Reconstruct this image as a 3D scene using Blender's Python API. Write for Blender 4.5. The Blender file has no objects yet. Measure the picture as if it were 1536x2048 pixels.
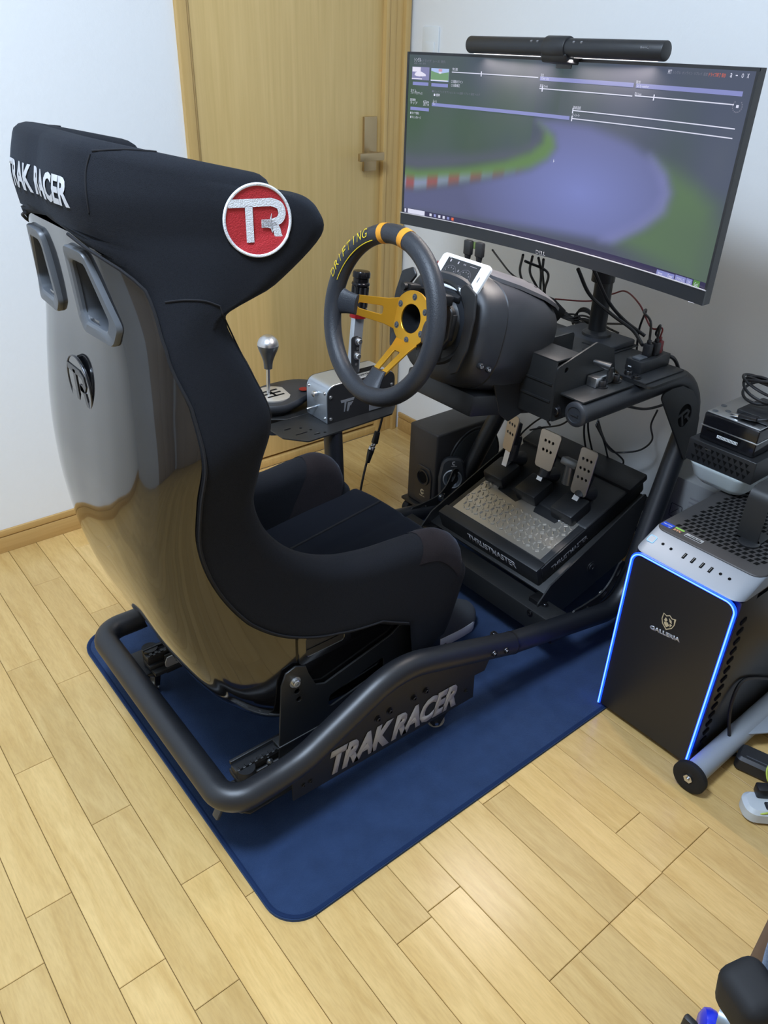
import bpy, bmesh, math, random
from mathutils import Vector, Matrix
from mathutils.bvhtree import BVHTree
random.seed(7)
R=math.radians
scene=bpy.context.scene
COL=scene.collection
# ---------------------------------------------------------------- camera
CAM=Vector((-1.751,-2.051,1.25)); FPX=1558.3
RX=Vector((0.77894608,-0.6264913,0.02741642))      # camera right
RD=Vector((-0.30633867,-0.41830555,-0.85508893))   # camera down
RF=Vector((0.54717422,0.65766946,-0.51775598))     # camera forward
cd=bpy.data.cameras.new('camera'); co=bpy.data.objects.new('camera',cd); COL.objects.link(co)
cd.sensor_fit='VERTICAL'; cd.sensor_height=36.0; cd.lens=FPX/2048*36.0; cd.clip_start=.05
m=Matrix.Identity(4)
for i in range(3):
    m[i][0]=RX[i]; m[i][1]=-RD[i]; m[i][2]=-RF[i]; m[i][3]=CAM[i]
co.matrix_world=m
scene.camera=co
def ray(p): return RX*((p[0]-768)/FPX)+RD*((p[1]-1024)/FPX)+RF
def PX(px,py,x): d=ray((px,py)); return CAM+d*((x-CAM.x)/d.x)
def PY(px,py,y): d=ray((px,py)); return CAM+d*((y-CAM.y)/d.y)
def PZ(px,py,z): d=ray((px,py)); return CAM+d*((z-CAM.z)/d.z)
# ---------------------------------------------------------------- world, lights, exposure
w=bpy.data.worlds.new('world'); scene.world=w; w.use_nodes=True
w.node_tree.nodes['Background'].inputs[0].default_value=(.5,.6,.7,1)
w.node_tree.nodes['Background'].inputs[1].default_value=.05
scene.view_settings.view_transform='Standard'; scene.view_settings.look='None'
scene.view_settings.gamma=1; scene.view_settings.use_curve_mapping=False
scene.view_settings.exposure=0.0
scene.cycles.max_bounces=7; scene.cycles.diffuse_bounces=4; scene.cycles.glossy_bounces=3; scene.cycles.transmission_bounces=2
LAMP=Vector((-1.76,-1.40,2.33))
def area(name,loc,size,sizey,power,col,rot=(0,0,0),shape='RECTANGLE'):
    l=bpy.data.lights.new(name,'AREA'); l.shape=shape; l.size=size; l.size_y=sizey; l.energy=power; l.color=col
    o=bpy.data.objects.new(name,l); COL.objects.link(o); o.location=loc; o.rotation_euler=rot; return o
area('ceiling_lamp_light',LAMP-Vector((0,0,.075)),.46,.46,33,(.73,.90,1.14),shape='DISK')
pl0=bpy.data.lights.new('ceiling_lamp_dome_light','POINT'); pl0.energy=29; pl0.color=(.73,.90,1.14); pl0.shadow_soft_size=.17
po0=bpy.data.objects.new('ceiling_lamp_dome_light',pl0); COL.objects.link(po0); po0.location=LAMP-Vector((0,0,.26))
# ---------------------------------------------------------------- helpers
def nt(name):
    mt=bpy.data.materials.new(name); mt.use_nodes=True
    return mt,mt.node_tree,mt.node_tree.nodes['Principled BSDF']
def mat(name,col,rough=.5,metal=0.,bump=0.,bscale=200.,var=0.,vscale=8.,spec=.5,sheen=0.,coat=0.,emit=None,estr=0.,stretch=(1,1,1),alpha=1,trans=0.,rvar=0.):
    mt,t,b=nt(name); L=t.links.new
    b.inputs['Base Color'].default_value=(*col,1); b.inputs['Roughness'].default_value=rough; b.inputs['Metallic'].default_value=metal
    b.inputs['Specular IOR Level'].default_value=spec
    if sheen: b.inputs['Sheen Weight'].default_value=sheen; b.inputs['Sheen Roughness'].default_value=.4; b.inputs['Sheen Tint'].default_value=(.6,.75,1,1)
    if coat: b.inputs['Coat Weight'].default_value=coat; b.inputs['Coat Roughness'].default_value=.04
    if trans: b.inputs['Transmission Weight'].default_value=trans
    if emit: b.inputs['Emission Color'].default_value=(*emit,1); b.inputs['Emission Strength'].default_value=estr
    tc=mp=None
    if bump or var or rvar:
        tc=t.nodes.new('ShaderNodeTexCoord'); mp=t.nodes.new('ShaderNodeMapping'); mp.inputs['Scale'].default_value=stretch
        L(tc.outputs['Object'],mp.inputs[0])
    if bump:
        n=t.nodes.new('ShaderNodeTexNoise'); n.inputs['Scale'].default_value=bscale; n.inputs['Detail'].default_value=3
        bp=t.nodes.new('ShaderNodeBump'); bp.inputs['Strength'].default_value=bump; bp.inputs['Distance'].default_value=.002
        L(mp.outputs[0],n.inputs['Vector']); L(n.outputs['Fac'],bp.inputs['Height']); L(bp.outputs[0],b.inputs['Normal'])
    if var:
        n=t.nodes.new('ShaderNodeTexNoise'); n.inputs['Scale'].default_value=vscale; n.inputs['Detail'].default_value=4
        mx=t.nodes.new('ShaderNodeMix'); mx.data_type='RGBA'
        mx.inputs['A'].default_value=(*[c*(1-var) for c in col],1); mx.inputs['B'].default_value=(*[min(1,c*(1+var)) for c in col],1)
        L(mp.outputs[0],n.inputs['Vector']); L(n.outputs['Fac'],mx.inputs['Factor']); L(mx.outputs['Result'],b.inputs['Base Color'])
    if rvar:
        n=t.nodes.new('ShaderNodeTexNoise'); n.inputs['Scale'].default_value=vscale
        mr=t.nodes.new('ShaderNodeMapRange'); mr.inputs['To Min'].default_value=rough-rvar; mr.inputs['To Max'].default_value=rough+rvar
        L(mp.outputs[0],n.inputs['Vector']); L(n.outputs['Fac'],mr.inputs[0]); L(mr.outputs[0],b.inputs['Roughness'])
    return mt
def weave_mat(name,col,scale=420.,sheen=.35,strength=.6):
    mt=mat(name,col,.85,sheen=sheen,spec=.22); t=mt.node_tree; L=t.links.new; b=t.nodes['Principled BSDF']
    tc=t.nodes.new('ShaderNodeTexCoord'); v=t.nodes.new('ShaderNodeTexVoronoi'); v.inputs['Scale'].default_value=scale
    L(tc.outputs['Object'],v.inputs['Vector'])
    bp=t.nodes.new('ShaderNodeBump'); bp.inputs['Strength'].default_value=strength; bp.inputs['Distance'].default_value=.0015
    L(v.outputs['Distance'],bp.inputs['Height']); L(bp.outputs[0],b.inputs['Normal'])
    mx=t.nodes.new('ShaderNodeMix'); mx.data_type='RGBA'
    mx.inputs['A'].default_value=(*[c*1.9+.004 for c in col],1); mx.inputs['B'].default_value=(*[c*.6 for c in col],1)
    L(v.outputs['Distance'],mx.inputs['Factor']); L(mx.outputs['Result'],b.inputs['Base Color'])
    return mt
def emis(name,col,s):
    mt,t,b=nt(name); b.inputs['Base Color'].default_value=(0,0,0,1); b.inputs['Roughness'].default_value=.4
    b.inputs['Emission Color'].default_value=(*col,1); b.inputs['Emission Strength'].default_value=s; return mt

class ROOT:
    pass
def thing(name,label,cat,loc=(0,0,0),group=None):
    o=bpy.data.objects.new(name,None); COL.objects.link(o); o.location=loc; o.empty_display_size=.02
    o['label']=label; o['category']=cat
    if group: o['group']=group
    o['_w']=list(loc); return o
def tag(o,label,cat,group=None,kind=None):
    if label: o['label']=label
    if cat: o['category']=cat
    if group: o['group']=group
    if kind: o['kind']=kind
    return o
def obj(name,bm,material,parent=None,smooth=True,ang=38,label=None,M=None):
    """link a bmesh given in world coordinates as one mesh object, origin at its parent's world position"""
    if M is not None: bmesh.ops.transform(bm,matrix=M,verts=bm.verts)
    bmesh.ops.recalc_face_normals(bm,faces=bm.faces)
    if parent is not None and '_w' in parent: off=Vector(parent['_w'])
    elif parent is not None: off=Vector((0,0,0))
    else:
        xs=[v.co for v in bm.verts]
        off=Vector(((min(v.x for v in xs)+max(v.x for v in xs))/2,(min(v.y for v in xs)+max(v.y for v in xs))/2,min(v.z for v in xs)))
    bmesh.ops.translate(bm,vec=-off,verts=bm.verts)
    me=bpy.data.meshes.new(name); bm.to_mesh(me); bm.free()
    if smooth:
        me.shade_smooth(); me.set_sharp_from_angle(angle=R(ang))
    me.materials.append(material)
    o=bpy.data.objects.new(name,me); COL.objects.link(o)
    if parent is not None:
        o.parent=parent; o['_w']=list(off)
    else:
        o.location=off; o['_w']=list(off)
    if label: o['label']=label
    return o
def NB(): return bmesh.new()
def grid_faces(bm,rows,closed=False,wrap=False):
    n=len(rows[0]); R_=len(rows)
    for i in range(R_ if wrap else R_-1):
        a=rows[i]; b=rows[(i+1)%R_]
        for j in range(n if closed else n-1):
            k=(j+1)%n
            try: bm.faces.new((a[j],a[k],b[k],b[j]))
            except ValueError: pass
def box(bm,c,s,rot=None,bev=0.,seg=2):
    b=bmesh.new(); bmesh.ops.create_cube(b,size=1)
    bmesh.ops.scale(b,vec=Vector(s),verts=b.verts)
    if bev: bmesh.ops.bevel(b,geom=b.edges[:],offset=min(bev,min(s)*.49),segments=seg,profile=.5,affect='EDGES')
    M=Matrix.Translation(Vector(c))@(rot.to_4x4() if rot is not None else Matrix.Identity(4))
    bmesh.ops.transform(b,matrix=M,verts=b.verts); join(bm,b); return bm
def join(bm,b):
    me=bpy.data.meshes.new('tmp'); b.to_mesh(me); b.free(); bm.from_mesh(me); bpy.data.meshes.remove(me)
def box2(bm,lo,hi,bev=0.,seg=2):
    lo=Vector(lo); hi=Vector(hi); return box(bm,(lo+hi)/2,[abs(a) for a in (hi-lo)],None,bev,seg)
def frame_from(d,up=Vector((0,0,1))):
    z=Vector(d).normalized(); x=up.cross(z)
    if x.length<1e-4: x=Vector((1,0,0)).cross(z)
    x.normalize(); y=z.cross(x); return Matrix((x,y,z)).transposed()
def cyl(bm,p0,p1,r0,r1=None,seg=20,bev=0.):
    p0=Vector(p0); p1=Vector(p1); r1=r0 if r1 is None else r1
    F=frame_from(p1-p0); L=(p1-p0).length
    prof=[(0,0),(r0,0),(r1,L),(0,L)]
    if bev: prof=[(0,0),(r0-bev,0),(r0-.3*bev,.3*bev),(r0,bev),(r1,L-bev),(r1-.3*bev,L-.3*bev),(r1-bev,L),(0,L)]
    lathe(bm,prof,p0,F,seg); return bm
def lathe(bm,prof,org=(0,0,0),F=None,seg=24):
    F=F or Matrix.Identity(3); org=Vector(org); rows=[]
    for r,z in prof:
        if r<1e-6: rows.append([bm.verts.new(org+F@Vector((0,0,z)))]*seg)
        else: rows.append([bm.verts.new(org+F@Vector((r*math.cos(2*math.pi*i/seg),r*math.sin(2*math.pi*i/seg),z))) for i in range(seg)])
    for a,b in zip(rows,rows[1:]):
        for i in range(seg):
            k=(i+1)%seg; vs=[]
            for v in (a[i],a[k],b[k],b[i]):
                if v not in vs: vs.append(v)
            if len(vs)>2:
                try: bm.faces.new(vs)
                except ValueError: pass
    return bm
def fillet(pts,rad,n=7):
    pts=[Vector(p) for p in pts]; out=[pts[0]]
    for i in range(1,len(pts)-1):
        r=rad[i] if isinstance(rad,(list,tuple)) else rad
        a=(pts[i-1]-pts[i]); b=(pts[i+1]-pts[i]); la=a.length; lb=b.length; a=a/la; b=b/lb
        th=a.angle(b); d=min(r/math.tan(th/2),la*.49,lb*.49)
        if th>3.12 or r<=0: out.append(pts[i]); continue
        p0=pts[i]+a*d; p1=pts[i]+b*d
        for k in range(n+1):
            t=k/n; out.append(p0*(1-t)**2+pts[i]*2*t*(1-t)*1.0+p1*t*t if False else arc(pts[i],a,b,d,th,t))
    out.append(pts[-1]); return out
def arc(P,a,b,d,th,t):
    r=d*math.tan(th/2); bis=(a+b).normalized(); c=P+bis*(r/math.sin(th/2))
    u=(P+a*d-c); v=(P+b*d-c); ang=u.angle(v)
    return c+(u*math.sin((1-t)*ang)+v*math.sin(t*ang))/math.sin(ang)
def catmull(pts,n):
    """n samples per span through pts (Vectors or tuples of floats)"""
    P=[Vector(p) if len(p)>1 else p for p in pts]; P=[P[0]*2-P[1]]+P+[P[-1]*2-P[-2]]; out=[]
    for i in range(1,len(P)-2):
        for k in range(n):
            t=k/n; a,b,c,d=P[i-1],P[i],P[i+1],P[i+2]
            out.append(.5*((2*b)+(c-a)*t+(2*a-5*b+4*c-d)*t*t+(3*b-a-3*c+d)*t**3))
    out.append(P[-2]); return out
def sweep(bm,pts,r,seg=12,caps=True,closed=False,prof=None):
    """tube along points; r scalar or list; prof = list of (x,y) unit shape"""
    pts=[Vector(p) for p in pts]; n=len(pts); rows=[]
    prof=prof or [(math.cos(2*math.pi*i/seg),math.sin(2*math.pi*i/seg)) for i in range(seg)]
    T=[]
    for i in range(n):
        if closed: t=pts[(i+1)%n]-pts[i-1]
        else: t=pts[min(i+1,n-1)]-pts[max(i-1,0)]
        T.append(t.normalized())
    N=Vector((0,0,1)) if abs(T[0].z)<.9 else Vector((1,0,0))
    N=(N-T[0]*N.dot(T[0])).normalized()
    for i in range(n):
        N=(N-T[i]*N.dot(T[i]))
        N.normalize(); B=T[i].cross(N); rr=r[i] if isinstance(r,(list,tuple)) else r
        rows.append([bm.verts.new(pts[i]+N*(x*rr)+B*(y*rr)) for x,y in prof])
    grid_faces(bm,rows,True,closed)
    if caps and not closed:
        bm.faces.new(rows[0][::-1]); bm.faces.new(rows[-1])
    return bm
def prism(bm,poly,thick,M,bev=0.,holes=()):
    """2D polygon (x,y) extruded along local z from -thick/2 to thick/2; M 4x4. holes = list of polygons"""
    b=bmesh.new()
    edges=[]
    for pl in [poly]+list(holes):
        vs=[b.verts.new((x,y,-thick/2)) for x,y in pl]
        edges+= [b.edges.new((vs[i],vs[(i+1)%len(vs)])) for i in range(len(vs))]
    if holes:
        bmesh.ops.triangle_fill(b,use_beauty=True,use_dissolve=False,edges=edges)
    else:
        b.faces.new(list(b.verts))
    g=bmesh.ops.extrude_face_region(b,geom=b.faces[:])
    vs=[v for v in g['geom'] if isinstance(v,bmesh.types.BMVert)]
    bmesh.ops.translate(b,vec=(0,0,thick),verts=vs)
    bmesh.ops.recalc_face_normals(b,faces=b.faces)
    if bev:
        es=[e for e in b.edges if len(e.link_faces)==2 and e.calc_face_angle(0)>R(40)]
        bmesh.ops.bevel(b,geom=es,offset=bev,segments=1,profile=.5,affect='EDGES',clamp_overlap=True)
    bmesh.ops.transform(b,matrix=M,verts=b.verts); join(bm,b); return bm
def rrect(w,h,r,n=5,cx=0,cy=0):
    out=[]
    for (sx,sy,a0) in ((1,1,0),(-1,1,90),(-1,-1,180),(1,-1,270)):
        for k in range(n+1):
            a=R(a0+90*k/n); out.append((cx+sx*(w/2-r)+r*math.cos(a),cy+sy*(h/2-r)+r*math.sin(a)))
    return out
def roundpoly(pts,r,n=4):
    P=[Vector((x,y,0)) for x,y in pts]; out=[]; m_=len(P)
    for i in range(m_):
        a=(P[i-1]-P[i]); b=(P[(i+1)%m_]-P[i]); la,lb=a.length,b.length; a/=la; b/=lb; th=a.angle(b)
        rr=r[i] if isinstance(r,(list,tuple)) else r
        d=min(rr/math.tan(th/2),la*.45,lb*.45)
        if th>3.1: out.append((P[i].x,P[i].y)); continue
        for k in range(n+1):
            q=arc(P[i],a,b,d,th,k/n); out.append((q.x,q.y))
    return out
def circ(r,n=20,cx=0,cy=0,ry=None):
    ry=ry or r
    return [(cx+r*math.cos(2*math.pi*i/n),cy+ry*math.sin(2*math.pi*i/n)) for i in range(n)]
def axes(o,x,y,z=None):
    x=Vector(x).normalized(); y=Vector(y); y=(y-x*y.dot(x)).normalized(); z=x.cross(y)
    M=Matrix.Identity(4)
    for i in range(3): M[i][0]=x[i]; M[i][1]=y[i]; M[i][2]=z[i]; M[i][3]=o[i]
    return M
def text_bm(body,size=1.,bold=0.,shear=0.,xs=1.,extrude=.0,align='CENTER',spacing=1.,valign='CENTER'):
    cu=bpy.data.curves.new('txt','FONT'); cu.body=body; cu.size=size; cu.offset=bold; cu.shear=shear; cu.extrude=extrude
    cu.align_x=align; cu.align_y=valign; cu.space_character=spacing; cu.resolution_u=3
    o=bpy.data.objects.new('txt',cu); COL.objects.link(o)
    dg=bpy.context.evaluated_depsgraph_get(); dg.update()
    me=bpy.data.meshes.new_from_object(o.evaluated_get(dg)); b=bmesh.new(); b.from_mesh(me)
    bpy.data.objects.remove(o); bpy.data.curves.remove(cu); bpy.data.meshes.remove(me)
    if xs!=1: bmesh.ops.scale(b,vec=(xs,1,1),verts=b.verts)
    return b
def fit_text(body,width,height,M,bold=.0,shear=0.,extrude=.0004,spacing=1.):
    b=text_bm(body,1.,bold,shear,1.,0,spacing=spacing)
    xs=[v.co.x for v in b.verts]; ys=[v.co.y for v in b.verts]
    cx=(min(xs)+max(xs))/2; cy=(min(ys)+max(ys))/2
    bmesh.ops.translate(b,vec=(-cx,-cy,0),verts=b.verts)
    bmesh.ops.scale(b,vec=(width/(max(xs)-min(xs)),height/(max(ys)-min(ys)),1),verts=b.verts)
    if extrude:
        g=bmesh.ops.extrude_face_region(b,geom=b.faces[:])
        bmesh.ops.translate(b,vec=(0,0,extrude),verts=[v for v in g['geom'] if isinstance(v,bmesh.types.BMVert)])
    bmesh.ops.transform(b,matrix=M,verts=b.verts); return b
def stroke(bm,pts,wd,M,thick=.0006,closed=False):
    """flat stroke of width wd along 2D points as thin prism pieces"""
    P=[Vector((x,y,0)) for x,y in pts]; n=len(P); L_=[];R__=[]
    for i in range(n):
        if closed: t=(P[(i+1)%n]-P[i-1]).normalized(); 
        else: t=(P[min(i+1,n-1)]-P[max(i-1,0)]).normalized()
        k=1.
        if 0<i<n-1 or closed:
            a=(P[i]-P[i-1]).normalized(); k=1/max(.4,abs(a.dot(t)))
        nr=Vector((-t.y,t.x,0))*wd/2*k; L_.append(P[i]+nr); R__.append(P[i]-nr)
    rows=[]
    for z in (0,thick):
        rows.append(([bm.verts.new(M@(v+Vector((0,0,z)))) for v in L_],[bm.verts.new(M@(v+Vector((0,0,z)))) for v in R__]))
    m_=n if closed else n-1
    for i in range(m_):
        k=(i+1)%n
        bm.faces.new((rows[1][0][i],rows[1][1][i],rows[1][1][k],rows[1][0][k]))
        bm.faces.new((rows[0][0][i],rows[1][0][i],rows[1][0][k],rows[0][0][k]))
        bm.faces.new((rows[0][1][k],rows[1][1][k],rows[1][1][i],rows[0][1][i]))
    return bm
def conform(bm,bvh,d,off,mx_=None):
    d=Vector(d).normalized()
    for v in bm.verts:
        h=bvh.ray_cast(v.co-d*.25,d,.6)
        if h[0] is not None:
            v.co=h[0]-d*off if mx_ is None or (h[0]-v.co).dot(d)<mx_ else v.co+d*mx_
def bolt(name,p,d,r,h,material,parent,label=None):
    """hex-socket cap bolt with washer, head pointing along d"""
    b=NB(); p=Vector(p); F=frame_from(d)
    lathe(b,[(0,-.001),(r*1.5,-.001),(r*1.5,h*.18),(r,h*.18),(r,h*.85),(r*.85,h),(r*.5,h),(r*.45,h*.5),(0,h*.5)],p,F,14)
    return obj(name,b,material,parent,label=label)
def cable(name,pts,r,material,label,cat='cable',group=None,n=8,parent=None):
    b=NB(); sweep(b,catmull(pts,n),r,8); o=obj(name,b,material,parent)
    if parent is None: tag(o,label,cat,group)
    return o
# ---------------------------------------------------------------- materials
def wood_floor():
    mt,t,b=nt('floor_wood'); L=t.links.new
    oi=t.nodes.new('ShaderNodeObjectInfo'); tc=t.nodes.new('ShaderNodeTexCoord')
    ad=t.nodes.new('ShaderNodeVectorMath'); ad.operation='ADD'; cm=t.nodes.new('ShaderNodeCombineXYZ')
    ml=t.nodes.new('ShaderNodeMath'); ml.operation='MULTIPLY'; ml.inputs[1].default_value=37
    L(oi.outputs['Random'],ml.inputs[0]); L(ml.outputs[0],cm.inputs[0]); L(ml.outputs[0],cm.inputs[1]); L(ml.outputs[0],cm.inputs[2])
    mp=t.nodes.new('ShaderNodeMapping'); mp.inputs['Scale'].default_value=(9,1.3,1)
    L(tc.outputs['Object'],ad.inputs[0]); L(cm.outputs[0],ad.inputs[1]); L(ad.outputs[0],mp.inputs[0])
    n1=t.nodes.new('ShaderNodeTexNoise'); n1.inputs['Scale'].default_value=3.2; n1.inputs['Detail'].default_value=5; n1.inputs['Distortion'].default_value=1.2
    n2=t.nodes.new('ShaderNodeTexNoise'); n2.inputs['Scale'].default_value=34; n2.inputs['Detail'].default_value=3
    L(mp.outputs[0],n1.inputs['Vector']); L(mp.outputs[0],n2.inputs['Vector'])
    cr=t.nodes.new('ShaderNodeValToRGB'); e=cr.color_ramp.elements
    e[0].position=.32; e[0].color=(.60,.385,.135,1); e[1].position=.72; e[1].color=(.72,.495,.200,1)
    L(n1.outputs['Fac'],cr.inputs[0])
    hs=t.nodes.new('ShaderNodeHueSaturation'); mr=t.nodes.new('ShaderNodeMapRange'); mr.inputs['To Min'].default_value=.87; mr.inputs['To Max'].default_value=1.1
    L(oi.outputs['Random'],mr.inputs[0]); L(mr.outputs[0],hs.inputs['Value']); L(cr.outputs[0],hs.inputs['Color'])
    mx=t.nodes.new('ShaderNodeMix'); mx.data_type='RGBA'; mx.blend_type='MULTIPLY'; mx.inputs['Factor'].default_value=.25
    gr=t.nodes.new('ShaderNodeValToRGB'); gr.color_ramp.elements[0].position=.35; gr.color_ramp.elements[0].color=(.7,.66,.6,1); gr.color_ramp.elements[1].position=.6
    L(n2.outputs['Fac'],gr.inputs[0]); L(hs.outputs[0],mx.inputs['A']); L(gr.outputs[0],mx.inputs['B']); L(mx.outputs['Result'],b.inputs['Base Color'])
    b.inputs['Roughness'].default_value=.27; b.inputs['Specular IOR Level'].default_value=.45
    bp=t.nodes.new('ShaderNodeBump'); bp.inputs['Strength'].default_value=.10; bp.inputs['Distance'].default_value=.002
    L(n1.outputs['Fac'],bp.inputs['Height']); L(bp.outputs[0],b.inputs['Normal'])
    return mt
def grain_wood(name,c1,c2,rough,vertical=True,scale=1.):
    mt,t,b=nt(name); L=t.links.new
    tc=t.nodes.new('ShaderNodeTexCoord'); mp=t.nodes.new('ShaderNodeMapping')
    mp.inputs['Scale'].default_value=((60*scale,60*scale,2.2) if vertical else (2.2,60*scale,60*scale))
    n=t.nodes.new('ShaderNodeTexNoise'); n.inputs['Scale'].default_value=1.6; n.inputs['Detail'].default_value=6
    L(tc.outputs['Object'],mp.inputs[0]); L(mp.outputs[0],n.inputs['Vector'])
    cr=t.nodes.new('ShaderNodeValToRGB'); e=cr.color_ramp.elements; e[0].position=.3; e[0].color=(*c1,1); e[1].position=.7; e[1].color=(*c2,1)
    L(n.outputs['Fac'],cr.inputs[0]); L(cr.outputs[0],b.inputs['Base Color']); b.inputs['Roughness'].default_value=rough
    return mt
def wall_mat():
    mt=mat('wallpaper',(.84,.85,.85),.9,spec=.2); t=mt.node_tree; L=t.links.new; b=t.nodes['Principled BSDF']
    tc=t.nodes.new('ShaderNodeTexCoord'); n=t.nodes.new('ShaderNodeTexNoise'); n.inputs['Scale'].default_value=70; n.inputs['Detail'].default_value=4
    v=t.nodes.new('ShaderNodeTexVoronoi'); v.feature='DISTANCE_TO_EDGE'; v.inputs['Scale'].default_value=30
    L(tc.outputs['Object'],n.inputs['Vector']); L(n.outputs['Color'],v.inputs['Vector'])
    bp=t.nodes.new('ShaderNodeBump'); bp.inputs['Strength'].default_value=.28; bp.inputs['Distance'].default_value=.0022
    L(n.outputs['Fac'],bp.inputs['Height']); L(bp.outputs[0],b.inputs['Normal']); return mt
M={}
M['floor']=wood_floor()
M['subfloor']=mat('subfloor',(.10,.055,.02),.8)
M['wall']=wall_mat()
M['ceil']=mat('ceiling_paper',(.86,.86,.86),.9)
M['door']=grain_wood('door_wood',(.62,.43,.165),(.70,.495,.205),.38)
M['reflect_wood']=grain_wood('reflection_panel_wood',(.50,.42,.33),(.56,.47,.37),.5)  # for the added out-of-view panels that the glossy shell mirrors
M['frame']=grain_wood('frame_wood',(.56,.36,.125),(.64,.425,.16),.4)
M['base']=grain_wood('baseboard_wood',(.50,.305,.10),(.58,.37,.14),.42,False)
M['bronze']=mat('handle_champagne',(.46,.35,.20),.34,.85)
M['plastic_white']=mat('white_plastic',(.80,.83,.84),.4)
M['mat']=mat('mat_pile',(.023,.046,.112),.95,bump=.8,bscale=900,var=.28,vscale=26,sheen=.25,spec=.1)
M['matedge']=mat('mat_hem',(.014,.03,.085),.95,bump=.6,bscale=1200,spec=.1)
M['tube']=mat('satin_black_steel',(.011,.0125,.016),.40,.0,bump=.10,bscale=1400,spec=.6)
M['plate']=mat('black_steel_plate',(.013,.014,.015),.45,.0,bump=.08,bscale=1500,spec=.55)
M['gloss']=mat('gloss_black_shell',(.006,.006,.007),.09,.0,spec=.6,coat=.6)
M['fabric']=weave_mat('seat_mesh_fabric',(.004,.005,.0078),1300,.04,.35)
M['fabric_s']=mat('seat_smooth_fabric',(.005,.0065,.011),.9,bump=.3,bscale=900,sheen=.05,spec=.15)
M['suede']=mat('seat_suede',(.020,.016,.017),.95,bump=.4,bscale=500,sheen=.12,spec=.1,var=.3,vscale=22)
M['thread']=mat('grey_thread',(.10,.12,.15),.8)
M['seam']=mat('seam_dark',(.004,.004,.006),.9)
M['blackp']=mat('black_plastic',(.014,.015,.017),.42,bump=.06,bscale=1200,spec=.5)
M['blackp2']=mat('charcoal_plastic',(.022,.025,.031),.45,bump=.12,bscale=1500,spec=.5)
M['greyp']=mat('grey_bezel_plastic',(.075,.082,.092),.4,bump=.05,bscale=900)
M['darkhole']=mat('dark_recess',(.004,.004,.004),.8,spec=.1)
M['rubber']=mat('black_rubber',(.012,.012,.013),.7,spec=.3)
M['cable']=mat('black_cable_jacket',(.010,.010,.012),.45,spec=.5)
M['red_cable']=mat('red_cable_jacket',(.16,.012,.015),.5)
M['steel']=mat('bright_steel',(.62,.64,.66),.28,1.)
M['dsteel']=mat('dark_bolt_steel',(.06,.06,.065),.3,.9)
M['alu']=mat('brushed_aluminium',(.66,.66,.67),.33,1.,bump=.12,bscale=60,stretch=(1,1,12))
M['alu_soft']=mat('anodised_silver',(.55,.60,.66),.38,.85)
M['alu_pc']=mat('silver_chassis',(.24,.27,.31),.5,.3)
M['red']=mat('embroidered_red',(.42,.012,.018),.6,bump=.5,bscale=700,sheen=.3)
M['whitethread']=mat('embroidered_white',(.68,.70,.74),.6,bump=.5,bscale=700)
M['whiteprint']=mat('white_print',(.50,.50,.52),.5)
M['greyprint']=mat('grey_print',(.20,.20,.21),.5)
M['goldwheel']=mat('gold_anodised',(.70,.36,.03),.32,.75)
M['orange']=mat('orange_leather_band',(.80,.33,.02),.55,bump=.2,bscale=500)
M['yellow']=mat('yellow_stitch',(.85,.62,.02),.6)
M['leather']=mat('wheel_leather',(.024,.027,.034),.48,bump=.25,bscale=450,spec=.5)
M['redalu']=mat('red_anodised',(.38,.02,.025),.35,.7)
M['satinwood']=mat('pedal_brushed',(.56,.52,.47),.36,1.,bump=.10,bscale=50,stretch=(20,20,1))
M['heel']=mat('stamped_steel',(.55,.52,.47),.36,.8,rvar=.08,vscale=30)
M['wood_pedal']=M['satinwood']
M['sub']=mat('speaker_cabinet',(.028,.026,.026),.5,bump=.15,bscale=700)
M['cloth']=mat('speaker_grille_cloth',(.028,.033,.036),.95,bump=.4,bscale=1500)
M['cone']=mat('speaker_cone',(.12,.14,.17),.3,.3)
M['beige']=mat('printed_gold',(.55,.45,.28),.45)
M['phone']=mat('white_phone_shell',(.78,.82,.86),.3)
M['pcblack']=mat('pc_black_panel',(.016,.015,.015),.38,bump=.04,bscale=900,spec=.45)
M['pctop']=mat('pc_dark_top',(.045,.042,.042),.5,bump=.12,bscale=1200)
M['tubegrey']=mat('grey_painted_tube',(.30,.33,.36),.45)
M['traywhite']=mat('milky_plastic',(.62,.70,.72),.35,spec=.5)
M['strip']=mat('power_strip_plastic',(.55,.59,.60),.35)
M['silver_label']=mat('silver_label',(.50,.51,.52),.4,.5)
M['shoe']=mat('grey_knit',(.055,.06,.068),.9,bump=.6,bscale=600)
M['sole']=mat('white_sole',(.62,.65,.68),.6)
M['cardboard']=mat('printed_box_grey',(.20,.205,.205),.8,var=.2,vscale=12)
M['bluegrey']=mat('chair_blue_fabric',(.045,.058,.085),.9,bump=.5,bscale=700,sheen=.3)
M['greybright']=mat('chair_bright_metal',(.30,.36,.42),.35,.6)
M['brown_edge']=mat('desk_edge_brown',(.17,.115,.09),.5)
M['desk_face']=mat('desk_face_grey',(.085,.078,.078),.5)
M['blue']=mat('blue_ball_plastic',(.01,.03,.62),.25)
M['led']=emis('blue_led_strip',(.002,.028,1.0),6.5)
M['led_core']=emis('cyan_led_core',(.30,.72,1.0),1.3)
M['lampw']=emis('ceiling_diffuser',(.85,.93,1.),6.)
M['barlamp']=emis('light_bar_strip',(1.,.90,.86),6.)
M['uiw']=emis('screen_white',(.80,.82,1.0),.85)
M['uib']=emis('screen_lavender',(.30,.33,.72),.75)
M['uid']=emis('screen_taskbar',(.028,.024,.075),1.)
M['uig']=emis('screen_green',(.10,.28,.06),.8)
M['uio']=emis('screen_orange',(.85,.14,.05),.9)
M['uigrey']=emis('screen_grey',(.30,.31,.42),.55)
M['phs']=emis('phone_dark_screen',(.030,.036,.046),1.)
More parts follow.
